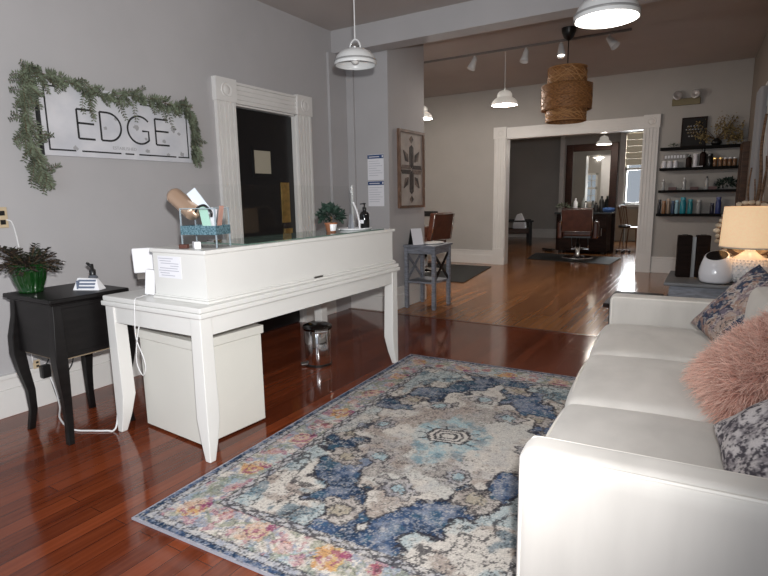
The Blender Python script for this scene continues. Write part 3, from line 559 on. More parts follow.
MB().tube([(0, 0, 0.04), (0.005, 0, 0.08), (0, 0.005, 0.11)], 0.006, 6).build('stem', M_STEM, hp)
ty = thing('tray', 'white round tray at the far end of the desk hutch', 'tray', (-2.26, 3.30, 1.064))
MB().lathe([(0.0, 0.0), (0.13, 0.0), (0.145, 0.012), (0.142, 0.014), (0.128, 0.006), (0.0, 0.006)], n=32, sx=0.75).build('dish', M_WPLAST, ty, smooth=True)
MB().tube(smoothline([(0.0, 0.055, 0.004), (0.0, 0.048, 0.06), (0.0, 0.022, 0.13), (0.0, -0.025, 0.20)], 5), 0.0075, 8).build('arch', M_WPLAST, ty, smooth=True)
q = local((-2.28, 3.27, 1.072), (0, 0, R(-30)), MB()); q.loft([[(-0.03, -0.012, 0), (0.03, -0.012, 0), (0.03, 0.012, 0), (-0.03, 0.012, 0)], [(-0.018, -0.004, 0.105), (0.022, -0.004, 0.105), (0.022, 0.004, 0.105), (-0.018, 0.004, 0.105)]])
tag(q.build('clear_stand', mat('grey_acrylic', (0.30, 0.32, 0.36), 0.15)), 'grey acrylic card stand under the white arch', 'stand')
pb = thing('pump_bottle', 'black pump bottle with white label at the end of the hutch', 'bottle', (-2.235, 3.385, 1.0705), R(-30))
MB().lathe([(0, 0), (0.034, 0), (0.036, 0.006), (0.036, 0.098), (0.030, 0.115), (0.014, 0.124), (0.013, 0.135), (0, 0.135)], n=26).build('body', mat('gloss_black', (0.008, 0.008, 0.009), 0.08), pb, smooth=True)
MB().lathe([(0.0155, 0.135), (0.0155, 0.155), (0.006, 0.156), (0.006, 0.175), (0.011, 0.176), (0.011, 0.186), (0, 0.187)], n=18).bar((0, 0, 0.181), (0.004, -0.036, 0.179), 0.009, 0.008).build('pump', M_BLACK, pb, smooth=True)
q = MB(); q.loft([[(0.0365*math.cos(a), 0.0365*math.sin(a), z) for a in [R(-140+10*i) for i in range(11)]] for z in (0.036, 0.062)], cap=False); q.build('label', M_PAPER, pb)

# ------------------------------------------------------------------ black side table and what stands on it
bt = thing('side_table', 'black wooden side table with cabriole legs below the sign', 'table', (0, 0, 0))
bx0, bx1, by0, by1 = -3.355, -2.865, 1.405, 1.85
MB().box(bx0, bx1, by0, by1, 0.782, 0.806).box(bx0+0.012, bx1-0.012, by0+0.012, by1-0.012, 0.77, 0.782).build('tabletop', M_BLACKW, bt, bevel=0.006)
MB().box(bx0+0.035, bx1-0.035, by0+0.03, by1-0.03, 0.475, 0.77).build('carcass', M_BLACKW, bt, bevel=0.004)
MB().box(bx0+0.06, bx1-0.06, by0+0.05, by1-0.05, 0.462, 0.475).build('underside', mat('raw_wood', (0.26, 0.20, 0.13), 0.8), bt)
MB().box(bx1-0.036, bx1-0.030, by0+0.07, by1-0.07, 0.50, 0.745).build('drawer_front', M_BLACKW, bt, bevel=0.003)
for x, sx in ((bx0+0.045, -1), (bx1-0.045, 1)):
    for y, sy in ((by0+0.045, -1), (by1-0.045, 1)):
        rr = []
        for z, o, a in ((0.0, 0.006, 0.017), (0.03, 0.002, 0.017), (0.12, -0.012, 0.018), (0.24, -0.010, 0.021), (0.36, 0.010, 0.027), (0.46, 0.022, 0.031), (0.56, 0.020, 0.030), (0.68, 0.004, 0.024), (0.77, 0.0, 0.022)):
            rr.append([(x+sx*o+p*a, y+sy*o*0.8+q_*a, z) for p, q_ in ((-1,-1),(1,-1),(1,1),(-1,1))])
        MB().loft(rr).build('leg', M_BLACKW, bt, bevel=0.004, smooth=True)
gp = thing('potted_plant', 'burgundy trailing plant in ribbed green glass pot on the black table', 'plant', (-3.245, 1.505, 0.806))
m = MB(); rings = []
for r, z in ((0.001, 0.0), (0.056, 0.0), (0.062, 0.008), (0.058, 0.016), (0.078, 0.07), (0.088, 0.12), (0.093, 0.16), (0.089, 0.16), (0.080, 0.11), (0.06, 0.035), (0.001, 0.022)):
    rings.append([(r*(1+(0.03*math.cos(16*2*PI*i/96) if r > 0.05 else 0))*math.cos(2*PI*i/96), r*(1+(0.03*math.cos(16*2*PI*i/96) if r > 0.05 else 0))*math.sin(2*PI*i/96), z) for i in range(96)])
m.loft(rings); m.build('pot', M_GREENG, gp, smooth=True)
MB().lathe([(0.0, 0.026), (0.055, 0.036), (0.074, 0.10), (0.078, 0.135), (0, 0.14)], n=24).build('soil', mat('soil', (0.02, 0.013, 0.009), 0.95), gp)
m = MB(); st = MB(); rr = random.Random(5)
for i in range(70):
    a = rr.uniform(0, 2*PI); el = rr.uniform(0.15, 1.15); L = rr.uniform(0.08, 0.165); pts = []
    for k in range(7):
        t = k/6; pts.append(Vector((math.cos(a)*(0.03+L*t*math.cos(el)), math.sin(a)*(0.03+L*t*math.cos(el)), 0.145+L*1.0*t*math.sin(el)-0.05*t*t*(1.0 if el < 0.6 else 0.4))))
    st.tube(pts, 0.0016, 4)
    for k in range(1, 7):
        for s in (-1, 1):
            d = (pts[k]-pts[k-1]).normalized(); side = d.cross(Vector((0, 0, 1))).normalized()*s
            m.leaf(pts[k], d*0.7+side+Vector((0, 0, rr.uniform(-.3, .3))), (rr.uniform(-.3, .3), rr.uniform(-.3, .3), 1), rr.uniform(0.026, 0.040), 0.024)
m.build('leaves', M_DKLEAF, gp); st.build('stems', M_STEM, gp)
bo = thing('small_bottle', 'small clear bottle with black dropper cap on the black table', 'bottle', (-3.09, 1.775, 0.806))
MB().lathe([(0, 0), (0.024, 0), (0.026, 0.005), (0.026, 0.06), (0.014, 0.072), (0, 0.072)], n=20).build('body', mat('smoky_glass', (0.10, 0.11, 0.13), 0.1), bo, smooth=True)
q = MB(); q.lathe([(0.017, 0.07), (0.018, 0.10), (0.010, 0.105), (0.008, 0.135), (0, 0.136)], n=16); q.bar((0, 0, 0.115), (-0.028, -0.012, 0.142), 0.012, 0.012); q.build('cap', M_BLACK, bo, smooth=True)
ch = thing('card_holder', 'slanted white and grey box of cards beside the black capped bottle', 'card holder', (-3.02, 1.70, 0.806), R(25))
q = MB(); q.loft([[(-0.075, -0.03, 0), (0.085, -0.03, 0), (0.085, 0.04, 0), (-0.075, 0.04, 0)], [(-0.06, 0.0, 0.068), (0.055, 0.0, 0.062), (0.055, 0.02, 0.062), (-0.06, 0.02, 0.068)]]); q.build('case', M_WPLAST, ch, bevel=0.003)
q = MB()
for k in range(3): q.box(-0.045+0.0, 0.055, -0.0325+0.0095*(k+0.5)-0.002, -0.018+0.0095*(k+0.5), 0.012+0.018*k, 0.022+0.018*k)
q.box(-0.05, -0.042, -0.028, 0.0, 0.008, 0.055); q.build('stripe', mat('blue_grey_band', (0.14, 0.17, 0.24), 0.4), ch)
# outlets and cords
ol = thing('wall_outlet', 'almond outlet plate on the wall above the black table', 'outlet', (WX, 1.575, 1.215))
MB().box(0, 0.007, -0.038, 0.038, -0.062, 0.062).build('cover_plate', M_ALMOND, ol, bevel=0.003)
for z_ in (0.012, -0.042): MB().box(0.007, 0.010, -0.006, 0.022, z_, z_+0.028).build('socket', M_BLACK, ol)
ol2 = copy_tree(ol, (WX+0.0285, 1.655, 0.285), 'small outlet plate on the baseboard behind the black table'); ol2.scale = (0.4, 0.55, 0.45)
q = MB().tube(smoothline([(WX+0.014, 1.60, 1.20), (WX+0.03, 1.62, 1.185), (WX+0.02, 1.64, 1.10), (WX+0.015, 1.65, 0.95), (WX+0.02, 1.64, 0.6), (WX+0.04, 1.63, 0.30)], 5), 0.004, 6)
tag(q.build('outlet_lead', M_CORDW, smooth=True), 'white cord hanging from the almond outlet', 'cord')
q = MB().tube(smoothline([(WX+0.05, 1.70, 0.24), (WX+0.09, 1.715, 0.13), (-3.45, 1.68, 0.03), (-3.30, 1.60, 0.006), (-3.08, 1.55, 0.006), (-2.95, 1.60, 0.006), (-2.88, 1.64, 0.006), (-2.85, 1.66, 0.006), (-2.84, 1.68, 0.05), (-2.835, 1.70, 0.20)], 7), 0.0055, 7)
tag(q.build('extension_lead', M_CORDW, smooth=True), 'white cord snaking over the floor under the black table', 'cord')
pa = thing('power_plug', 'black plug block with black cords below the black table', 'plug', (WX+0.03, 1.69, 0.235))
MB().box(0.001, 0.045, -0.028, 0.028, -0.045, 0.04).build('plug_body', M_BLACK, pa, bevel=0.008)
MB().tube(smoothline([(0.03, 0.02, -0.04), (0.04, 0.03, -0.12), (0.06, 0.04, -0.19), (0.07, 0.08, -0.2), (0.06, 0.11, -0.13), (0.06, 0.12, -0.04), (0.08, 0.15, 0.04), (0.1, 0.15, 0.22)], 6), 0.004, 6).tube(smoothline([(0.03, 0.0, 0.03), (0.04, 0.03, 0.1), (0.06, 0.02, 0.22)], 5), 0.004, 6).build('cord', M_CORDB, pa, smooth=True)

# ------------------------------------------------------------------ sign with garland
sg = thing('wall_sign', 'whitewashed wooden EDGE sign with black border on the left wall', 'sign', (WX, 1.86, 1.595))
SW, SH = 1.125, 0.425
SLH = SH+0.045       # old board, a little taller at its left end
MB().loft([[(0, 0, 0), (0, SW, 0), (0, SW, SH), (0, 0, SLH)], [(0.028, 0, 0), (0.028, SW, 0), (0.028, SW, SH), (0.028, 0, SLH)]]).build('board', M_SIGN, sg)
MB().box(0.0, 0.030, -0.014, 0.0, 0, SLH).build('side_edge', M_SIGNK, sg)
X0, X1 = 0.0282, 0.0292
q = MB().box(X0, X1, 0.03, 0.04, 0.035, SH).box(X0, X1, SW-0.032, SW-0.022, 0.035, SH-0.045)
for a, b_ in ((0.03, 0.20), (0.24, 0.52), (0.55, 0.62), (0.66, 0.98), (1.0, SW-0.022)): q.box(X0, X1, a, b_, 0.032, 0.042)
for a, b_ in ((0.03, 0.12), (0.30, 0.62), (0.70, SW-0.022)): zz0 = SH-0.045+0.045*(1-(a+b_)/2/SW); q.box(X0, X1, a, b_, zz0, zz0+0.010)
q.build('border', M_SIGNK, sg)
def stroke(mb, pts, w_):
    pts = [Vector((0, *p)) for p in pts]
    L = []; Rr_ = []
    for i, p in enumerate(pts):
        d = (pts[min(i+1, len(pts)-1)]-pts[max(i-1, 0)]).normalized(); n = Vector((0, -d.z, d.y)); L.append(p+n*w_/2); Rr_.append(p-n*w_/2)
    rings = [[l+Vector((X0, 0, 0)), r+Vector((X0, 0, 0)), r+Vector((X1, 0, 0)), l+Vector((X1, 0, 0))] for l, r in zip(L, Rr_)]; mb.loft(rings)
zb, zt, st_ = 0.118, 0.306, 0.013; zm = (zb+zt)/2
def letE(y, w_):
    q = MB(); stroke(q, [(y, zb), (y, zt)], st_)
    for z in (zb, zm+0.006, zt): stroke(q, [(y, z), (y+w_, z)], st_)
    q.build('letter', M_SIGNK, sg)
letE(0.228, 0.112); letE(0.812, 0.115)
q = MB(); stroke(q, [(0.385, zb), (0.385, zt)], st_); stroke(q, [(0.385, zb), (0.44, zb)]+[(0.44+0.095*math.cos(a), zm+0.094*math.sin(a)) for a in [R(-90+10*i) for i in range(19)]]+[(0.385, zt)], st_); q.build('letter', M_SIGNK, sg)
q = MB(); stroke(q, [(0.682+0.097*math.cos(a), zm+0.097*math.sin(a)) for a in [R(42+9*i) for i in range(31)]]+[(0.752, zm-0.07), (0.752, zm-0.005), (0.70, zm-0.005)], st_); q.build('letter', M_SIGNK, sg)
def text(body, size, m, parent, M, name):
    cu = bpy.data.curves.new('txt', 'FONT'); cu.body = body; cu.size = size; cu.extrude = 0.0004; cu.align_x = 'CENTER'
    o = bpy.data.objects.new('txt', cu); C.objects.link(o); dg = bpy.context.evaluated_depsgraph_get(); me = bpy.data.meshes.new_from_object(o.evaluated_get(dg)); bpy.data.objects.remove(o)
    me.transform(M); me.materials.clear(); me.materials.append(m); r = bpy.data.objects.new(name, me); C.objects.link(r); r.parent = parent; return r
MX = Matrix(((0, 0, 1, X1), (1, 0, 0, 0.55), (0, 1, 0, 0.062), (0, 0, 0, 1)))
text('ESTABLISHED', 0.031, M_SIGNG, sg, MX, 'small_lettering')
q = MB(); rr = random.Random(9)
for (y, z, r_) in [(0.655, 0.23, 0.028), (0.735, 0.066, 0.022), (0.20, 0.055, 0.02), (0.91, 0.05, 0.018), (0.42, 0.20, 0.018), (0.50, 0.27, 0.016), (0.97, 0.245, 0.03), (1.02, 0.215, 0.016), (0.725, 0.155, 0.014), (1.04, 0.06, 0.026), (0.35, 0.26, 0.018), (0.88, 0.15, 0.02)]:
    q.loft([[(X0, y+r_*rr.uniform(0.5, 1.2)*math.cos(a), z+r_*rr.uniform(0.4, 1.0)*math.sin(a)) for a in [2*PI*i/12 for i in range(12)]], [(X0+0.0004, y+r_*0.4*math.cos(a), z+r_*0.4*math.sin(a)) for a in [2*PI*i/12 for i in range(12)]]])
q.build('worn_patch', M_SIGNG, sg)
gd = thing('garland', 'grey green fern garland draped over the EDGE sign', 'garland', (WX, 1.86, 1.595))
rr = random.Random(21); lf = MB(); sm = MB()
def sprig(p, d, L):
    p = Vector(p); d = Vector(d).normalized(); pts = [p]; n = 8
    for k in range(n): d = (d+Vector((rr.uniform(-.12, .2), rr.uniform(-.25, .25), rr.uniform(-.32, .10)))).normalized(); p = p+d*L/n; p.x = max(p.x, 0.012 if p.y < -0.02 or p.z > SH+0.01 or p.y > SW+0.01 else 0.034); pts.append(p.copy())
    sm.tube(pts, 0.0014, 4)
    for k in range(1, n+1):
        dd = (pts[k]-pts[k-1]).normalized()
        for s in (-1, 1):
            side = dd.cross(Vector((1, 0, 0))).normalized()*s; l_ = 0.034*(1.15-0.55*k/n)*rr.uniform(0.8, 1.3)
            v = dd*0.55+side+Vector((rr.uniform(0.0, .5), 0, 0)); lf.leaf(pts[k], v, (1, rr.uniform(-.4, .4), rr.uniform(-.4, .4)), l_, 0.0095)
vine = smoothline([(0.03, -0.01, -0.13), (0.03, -0.05, 0.0), (0.03, -0.075, 0.2), (0.03, -0.06, 0.42), (0.035, 0.02, 0.49), (0.035, 0.22, 0.455), (0.035, 0.45, 0.425), (0.035, 0.68, 0.445), (0.035, 0.90, 0.43), (0.035, 1.08, 0.42), (0.03, 1.145, 0.36), (0.03, 1.16, 0.2), (0.03, 1.14, 0.05)], 14)
sm.tube(vine, 0.003, 5)
for i, p in enumerate(vine):
    side = p.y < 0.0; right = p.y > 1.1
    for k in range(2 if side else (2 if right else 1+(i % 2))):
        if side: d = (rr.uniform(0.1, .6), rr.uniform(-1.2, 0.25), rr.uniform(-1.0, 0.5)); L = rr.uniform(0.08, 0.17)
        elif right: d = (rr.uniform(0.1, .5), rr.uniform(-.6, 0.6), rr.uniform(-1.2, -0.1)); L = rr.uniform(0.05, 0.10)
        else: d = (rr.uniform(0.2, .6), rr.uniform(-1, 1), rr.uniform(-0.9, 0.75)); L = rr.uniform(0.05, 0.115)
        sprig(p, d, L)
    if not side and not right and rr.random() < 0.16: sprig(p+Vector((0.01, 0, -0.02)), (0.05, rr.uniform(-.3, .3), -1), rr.uniform(0.12, 0.18))
lf.build('fronds', M_FERN, gd); sm.build('stems', M_STEM, gd)

# ------------------------------------------------------------------ hanging lamps
def dome_lamp(label, x, y, zrim, r, ztop, lit, group=None, energy=0, mid=False):
    t = thing('pendant_lamp', label, 'lamp', (x, y, zrim)); h = r*0.72
    prof = [(r, 0.0), (r*1.015, 0.012*r/0.16), (r*0.985, h*0.25), (r*0.90, h*0.55), (r*0.74, h*0.80), (r*0.52, h*0.96), (r*0.34, h*1.02), (r*0.30, h*1.03)]
    if mid: prof = [(r, 0.0), (r*1.01, 0.012), (r*0.98, h*0.22), (r*0.90, h*0.45), (r*0.76, h*0.64), (r*0.60, h*0.78), (r*0.57, h*0.84), (r*0.58, h*1.0), (r*0.54, h*1.22), (r*0.42, h*1.42), (r*0.2, h*1.54), (0.012, h*1.58)]
    inner = [(q[0]-0.006 if q[0] > 0.02 else q[0], q[1]) for q in prof[::-1]]
    MB().lathe(prof+inner, n=36).build('shade', M_LITGLASS if mid else M_ENAMEL, t, smooth=True)
    MB().lathe([(r*1.012, 0.020), (r*1.022, 0.022), (r*1.022, 0.030), (r*1.006, 0.032)], n=36).build('rim_band', mat('rim_grey', (0.25, 0.25, 0.25), 0.4), t, smooth=True) if not mid else None
    hz = h*1.03 if not mid else h*1.56
    if not mid:
        MB().tube([(0.30*r*math.cos(a), 0, hz+0.42*r*math.sin(a)) for a in [R(12*i) for i in range(16)]], 0.006, 8).build('yoke', M_ENAMEL, t, smooth=True)
        MB().lathe([(0, hz-0.01), (r*0.22, hz-0.01), (r*0.20, hz+0.14*r), (r*0.10, hz+0.26*r), (0, hz+0.27*r)], n=20).build('socket', M_STEEL, t, smooth=True)
        hz += 0.42*r
    MB().tube([(0, 0, hz), (0, 0, ztop-zrim)], 0.0045, 6).build('cord', M_ENAMEL, t)
    MB().lathe([(0, ztop-zrim), (0.06, ztop-zrim), (0.055, ztop-zrim-0.02), (0, ztop-zrim-0.025)], n=20).build('ceiling_rose', M_ENAMEL, t, smooth=True) if not mid else None
    if lit:
        MB().lathe([(0.0, 0.012), (r*0.93, 0.012), (r*0.93, 0.016), (0.0, 0.02)], n=32).build('diffuser', M_GLOW, t)
        lamp('pendant_bulb', 'POINT', (x, y, zrim-0.03), energy, (1.0, 0.91, 0.82), 0.03)
    else:
        MB().ball((0, 0, 0.05), 0.035, 0.035, 0.045).build('bulb', mat('frosted_bulb', (0.8, 0.8, 0.78), 0.3), t, smooth=True)
    return t
dome_lamp('unlit white dome pendant hanging in front of the header near the pillar', -2.26, 3.35, 2.225, 0.148, ZC, False)
dome_lamp('lit white dome pendant hanging at the top over the rug', -0.565, 3.22, 2.205, 0.163, ZC, True, energy=9)
dome_lamp('lit white bell pendant hanging from the middle of the track rail', -2.49, 7.2, 2.47, 0.17, 3.14, True, energy=28, mid=True)
dome_lamp('lit white bell pendant half hidden behind the pillar', -3.74, 7.2, 2.40, 0.17, 3.14, True, energy=76, mid=True)
dome_lamp('lit white dome pendant hanging above the mirror in the back room', -2.02, 11.9, 2.27, 0.15, ZC2, True, energy=35, mid=True)
tr = thing('track_light', 'ceiling track rail carrying four small white spotlights', 'track light', (0, 7.2, 0))
MB().box(-4.6, -0.98, -0.012, 0.012, 3.155, 3.18).build('rail', mat('pewter_rail', (0.20, 0.18, 0.17), 0.4, 0.3), tr)
for x, tilt in ((-2.92, 18), (-2.22, 6), (-1.78, -6), (-1.22, -38)):
    q = local((x, 0, 3.10), (R(-14), R(tilt), 0), MB()); q.lathe([(0.0, 0.03), (0.026, 0.03), (0.032, 0.0), (0.044, -0.07), (0.056, -0.13), (0.050, -0.13), (0.02, -0.05), (0, -0.04)], n=18)
    hd = q.build('spotlight_head', M_ENAMEL, tr, smooth=True)
    MB().tube([(x, 0, 3.10), (x, 0, 3.15)], 0.012, 8).build('stem', M_ENAMEL, hd)
    if tilt == -6: q = local((x, 0, 3.10), (R(-14), R(tilt), 0), MB()); q.lathe([(0, -0.105), (0.042, -0.105), (0.042, -0.11), (0, -0.11)], n=16); q.build('bulb', M_GLOW, hd)
rl = thing('rattan_pendant', 'large tiered woven rattan pendant lamp on a black cord', 'lamp', (-1.59, 6.77, 2.135))
def rat(prof, seed):
    m = MB(); rr = random.Random(seed)
    for (r0_, z0_), (r1_, z1_) in zip(prof[:-1], prof[1:]):
        pass
    return m
for nm, r, z0, z1 in (('lower_tier', 0.225, 0.0, 0.17), ('middle_tier', 0.28, 0.13, 0.42), ('upper_tier', 0.215, 0.38, 0.615)):
    MB().lathe([(r*0.97, z0), (r, z0+0.02), (r*1.015, (z0+z1)/2), (r, z1-0.02), (r*0.96, z1), (r*0.95, z1-0.005), (r*0.97, (z0+z1)/2), (r*0.94, z0)], n=48).build(nm, M_RATTAN, rl, smooth=True)
    m = MB(); rr = random.Random(int(r*1000))
    for k in range(46):
        a0 = rr.uniform(0, 2*PI); da = rr.uniform(0.7, 1.6)*rr.choice((-1, 1)); zz0 = z0+rr.random()*(z1-z0)*0.3; zz1 = z1-rr.random()*(z1-z0)*0.3
        m.tube([((r*1.02)*math.cos(a0+da*t/7), (r*1.02)*math.sin(a0+da*t/7), zz0+(zz1-zz0)*t/7) for t in range(8)], 0.0035, 4)
    for zz in (z0+0.01, z1-0.01, (z0+z1)/2): m.tube([(r*1.015*math.cos(2*PI*i/40), r*1.015*math.sin(2*PI*i/40), zz) for i in range(41)], 0.005, 5)
    m.build('woven_strands', M_RATTANL if nm != 'middle_tier' else M_RATTAN, rl)
MB().lathe([(0.21, 0.60), (0.0, 0.612), (0.0, 0.605), (0.205, 0.592)], n=40).build('top_ring', M_RATTAN, rl)
MB().tube([(0, 0, 0.60), (0, 0, 0.95)], 0.006, 6).build('cord', M_CORDB, rl)
MB().lathe([(0.085, 1.045), (0.08, 1.0), (0.055, 0.94), (0.02, 0.91), (0, 0.905)], n=24).build('canopy', M_BLACK, rl, smooth=True)

# ------------------------------------------------------------------ pillar: star art, notices, grey stand
art = thing('star_art', 'framed wooden star mosaic hanging on the side of the pillar', 'picture', (-3.1, 5.385, 1.165))
AW, AH = 0.62, 0.885
MB().box(0.001, 0.035, 0, AW, 0, 0.03).box(0.001, 0.035, 0, AW, AH-0.03, AH).box(0.001, 0.035, 0, 0.03, 0.03, AH-0.03).box(0.001, 0.035, AW-0.03, AW, 0.03, AH-0.03).build('frame', M_RUSTIC, art)
MB().box(0.001, 0.014, 0.03, AW-0.03, 0.03, AH-0.03).build('panel', M_CANVAS, art)
def poly(m, pts, x0=0.014, x1=0.02): m.loft([[(x0, y, z) for y, z in pts], [(x1, y, z) for y, z in pts]])
dk = MB(); md = MB(); cy, cz = AW/2, AH/2
for k in range(8):
    a = R(45*k); c_, s_ = math.cos(a), math.sin(a); rot = lambda u, v: (cy+u*c_-v*s_, cz+(u*s_+v*c_)*1.12)
    L = 0.25 if k % 2 == 0 else 0.20
    if k % 2 == 0:
        poly(dk, [rot(0.015, 0.004), rot(0.05, 0.045), rot(L*0.9, 0.045), rot(L, 0.004)]); poly(md if k % 4 == 0 else dk, [rot(0.015, -0.004), rot(L, -0.004), rot(L*0.9, -0.045), rot(0.05, -0.045)])
    else:
        poly(dk, [rot(0.11, 0.003), rot(0.17, 0.045), rot(0.27, 0.003)]); poly(md, [rot(0.11, -0.003), rot(0.27, -0.003), rot(0.17, -0.045)])
for s in (1, -1): poly(dk, [(cy, cz+s*0.30), (cy+0.045, cz+s*0.345), (cy, cz+s*0.385)]); poly(md, [(cy, cz+s*0.30), (cy, cz+s*0.385), (cy-0.045, cz+s*0.345)])
dk.build('dark_strips', M_ARTDK, art); md.build('brown_strips', M_ARTMID, art)
for z0, z1, lab in ((1.485, 1.765, 'upper blue headed notice taped to the pillar'), (1.195, 1.475, 'lower blue headed notice taped to the pillar')):
    n_ = thing('paper_notice', lab, 'notice', (0, 0, 0))
    MB().box(-3.375, -3.165, 5.1975, 5.1995, z0, z1).build('sheet', M_PAPER, n_)
    MB().box(-3.375, -3.165, 5.1965, 5.1975, z1-0.045, z1-0.004).build('blue_header', M_BLUEINK, n_)
    q = MB().box(-3.185, -3.170, 5.1955, 5.1965, z1-0.035, z1-0.012).box(-3.355, -3.22, 5.1955, 5.1965, z1-0.03, z1-0.022)
    q.build('header_marks', M_PAPER, n_)
    q = MB(); rr = random.Random(int(z0*100))
    for k in range(7): q.box(-3.36, -3.36+rr.uniform(0.10, 0.18), 5.1968, 5.1975, z1-0.075-0.026*k, z1-0.070-0.026*k)
    q.build('printed_lines', mat('faint_ink', (0.5, 0.51, 0.56), 0.8), n_)
ss = thing('side_stand', 'grey wooden stand with crossed side bars beside the pillar', 'table', (0, 0, 0))
sx0, sx1, sy0, sy1 = -3.06, -2.665, 5.455, 5.895
MB().box(sx0-0.005, sx1+0.015, sy0-0.02, sy1+0.02, 0.722, 0.745).build('tabletop', M_GREYW, ss, bevel=0.004)
MB().box(sx0+0.02, sx1-0.02, sy0+0.006, sy0+0.026, 0.645, 0.722).box(sx0+0.02, sx1-0.02, sy1-0.026, sy1-0.006, 0.645, 0.722).box(sx0+0.006, sx0+0.026, sy0+0.02, sy1-0.02, 0.645, 0.722).box(sx1-0.026, sx1-0.006, sy0+0.02, sy1-0.02, 0.645, 0.722).build('apron', M_GREYW, ss)
for x in (sx0, sx1-0.042):
    for y in (sy0, sy1-0.042): MB().box(x, x+0.042, y, y+0.042, 0.012, 0.722).box(x+0.004, x+0.038, y+0.004, y+0.038, 0, 0.012).build('leg', M_GREYW, ss)
MB().box(sx0+0.02, sx1-0.02, sy0+0.02, sy1-0.02, 0.30, 0.322).build('lower_shelf', M_GREYW, ss)
for x in (sx0+0.021, sx1-0.021): MB().bar((x, sy0+0.03, 0.325), (x, sy1-0.03, 0.64), 0.03, 0.014, (1, 0, 0)).bar((x-0.001, sy1-0.03, 0.325), (x-0.001, sy0+0.03, 0.64), 0.03, 0.014, (1, 0, 0)).build('cross_brace', M_GREYW if x < -2.9 else M_BLACKW, ss)
q = local((-2.98, 5.60, 0.7452), (0, 0, R(-20)), MB()); q.loft([[(-0.075, -0.06, 0), (0.075, -0.06, 0), (0.075, -0.052, 0), (-0.075, -0.052, 0)], [(-0.075, -0.004, 0.185), (0.075, -0.004, 0.185), (0.075, 0.004, 0.185), (-0.075, 0.004, 0.185)]]); q2 = q
q = thing('tent_card', 'folded card tent with a black face on the grey stand', 'card', (-2.955, 5.55, 0.745), R(60))
MB().loft([[(-0.07, -0.06, 0), (0.07, -0.06, 0), (0.07, -0.054, 0), (-0.07, -0.054, 0)], [(-0.07, -0.003, 0.185), (0.07, -0.003, 0.185), (0.07, 0.003, 0.185), (-0.07, 0.003, 0.185)]]).build('white_leaf', M_PAPER, q)
MB().loft([[(-0.07, 0.054, 0), (0.07, 0.054, 0), (0.07, 0.06, 0), (-0.07, 0.06, 0)], [(-0.07, 0.0035, 0.18), (0.07, 0.0035, 0.18), (0.07, 0.008, 0.18), (-0.07, 0.008, 0.18)]]).build('black_leaf', M_BLACK, q)
pl = thing('serving_plate', 'white oval plate lying on the grey stand', 'plate', (-2.80, 5.70, 0.745))
MB().lathe([(0, 0), (0.09, 0), (0.125, 0.014), (0.122, 0.018), (0.085, 0.006), (0, 0.006)], n=30, sx=0.9, sy=1.3).build('dish', M_CERAM, pl, smooth=True)

# ------------------------------------------------------------------ salon chairs and mats
def salon_chair(label, loc, rot, lean=0):
    t = thing('salon_chair', label, 'chair', loc, rot)     # faces local +y, back towards -y
    MB().lathe([(0, 0.0), (0.30, 0.0), (0.31, 0.012), (0.28, 0.028), (0.08, 0.045), (0.05, 0.06), (0, 0.06)], n=36).build('base_plate', M_CHROME, t, smooth=True)
    MB().lathe([(0.045, 0.05), (0.045, 0.28), (0.03, 0.285), (0.03, 0.44), (0, 0.44)], n=22).build('hydraulic_column', M_CHROME, t, smooth=True)
    MB().box(-0.25, 0.25, -0.22, 0.26, 0.42, 0.47).build('seat_frame', M_BLACK, t)
    MB().box(-0.27, 0.27, -0.24, 0.30, 0.45, 0.57).build('seat', M_LEATHER, t, bevel=0.035, seg=4)
    q = local((0, -0.24, 0.55), (R(10), 0, 0), MB()); q.box(-0.29, 0.29, -0.10, 0.0, 0.0, 0.47); q.build('backrest', M_LEATHER, t, bevel=0.03, seg=4)
    q = local((0, -0.24, 0.55), (R(10), 0, 0), MB()); fr = [(-0.285, -0.105, 0.02), (0.285, -0.105, 0.02), (0.285, -0.105, 0.46), (-0.285, -0.105, 0.46), (-0.285, -0.105, 0.02)]
    for a, b_ in zip(fr[:-1], fr[1:]): q.tube([a, b_], 0.009, 8)
    q.build('chrome_trim', M_CHROME, t, smooth=True)
    for s in (-1, 1):
        MB().box(s*0.33-0.05, s*0.33+0.05, -0.20, 0.28, 0.40, 0.73).build('armrest_panel', M_LEATHER, t, bevel=0.03, seg=3)
        MB().tube(smoothline([(s*0.33, -0.18, 0.735), (s*0.33, 0.0, 0.755), (s*0.33, 0.26, 0.74), (s*0.33, 0.31, 0.66)], 5), 0.018, 8).build('arm', M_CHROME, t, smooth=True)
    MB().tube([(-0.16, 0.25, 0.45), (-0.16, 0.50, 0.16), (0.16, 0.50, 0.16), (0.16, 0.25, 0.45)], 0.012, 8).box(-0.17, 0.17, 0.46, 0.54, 0.13, 0.145).build('footrest', M_CHROME, t, smooth=False)
    return t
M1 = tag(MB().prism([(-4.9, 7.44), (-3.15, 7.44), (-3.42, 9.35), (-4.9, 9.35)], 0.0005, 0.012).build('floor_mat', M_RUBBER), 'dark rubber mat under the chair beyond the grey stand', 'mat')
M2 = tag(MB().prism([(-3.20, 10.80), (-1.58, 10.48), (-1.55, 11.72), (-3.36, 12.02)], 0.0005, 0.012).build('floor_mat', M_RUBBER), 'dark rubber mat under the chair facing the mirror', 'mat')
c1 = salon_chair('chestnut salon chair beyond the grey stand near the pillar', (-4.27, 8.35, 0.012), R(80))
q = local((0.33, 0.12, 0.73), (0, 0, 0), MB()); q.box(-0.07, 0.07, -0.12, 0.12, 0.20, 0.29).bar((0, 0, 0.0), (0, 0, 0.21), 0.03, 0.03); hr = q.build('arm_tray', M_BLACK, c1, bevel=0.02, seg=3)
salon_chair('chestnut salon chair seen from behind before the big mirror', (-2.32, 11.30, 0.012), R(6))

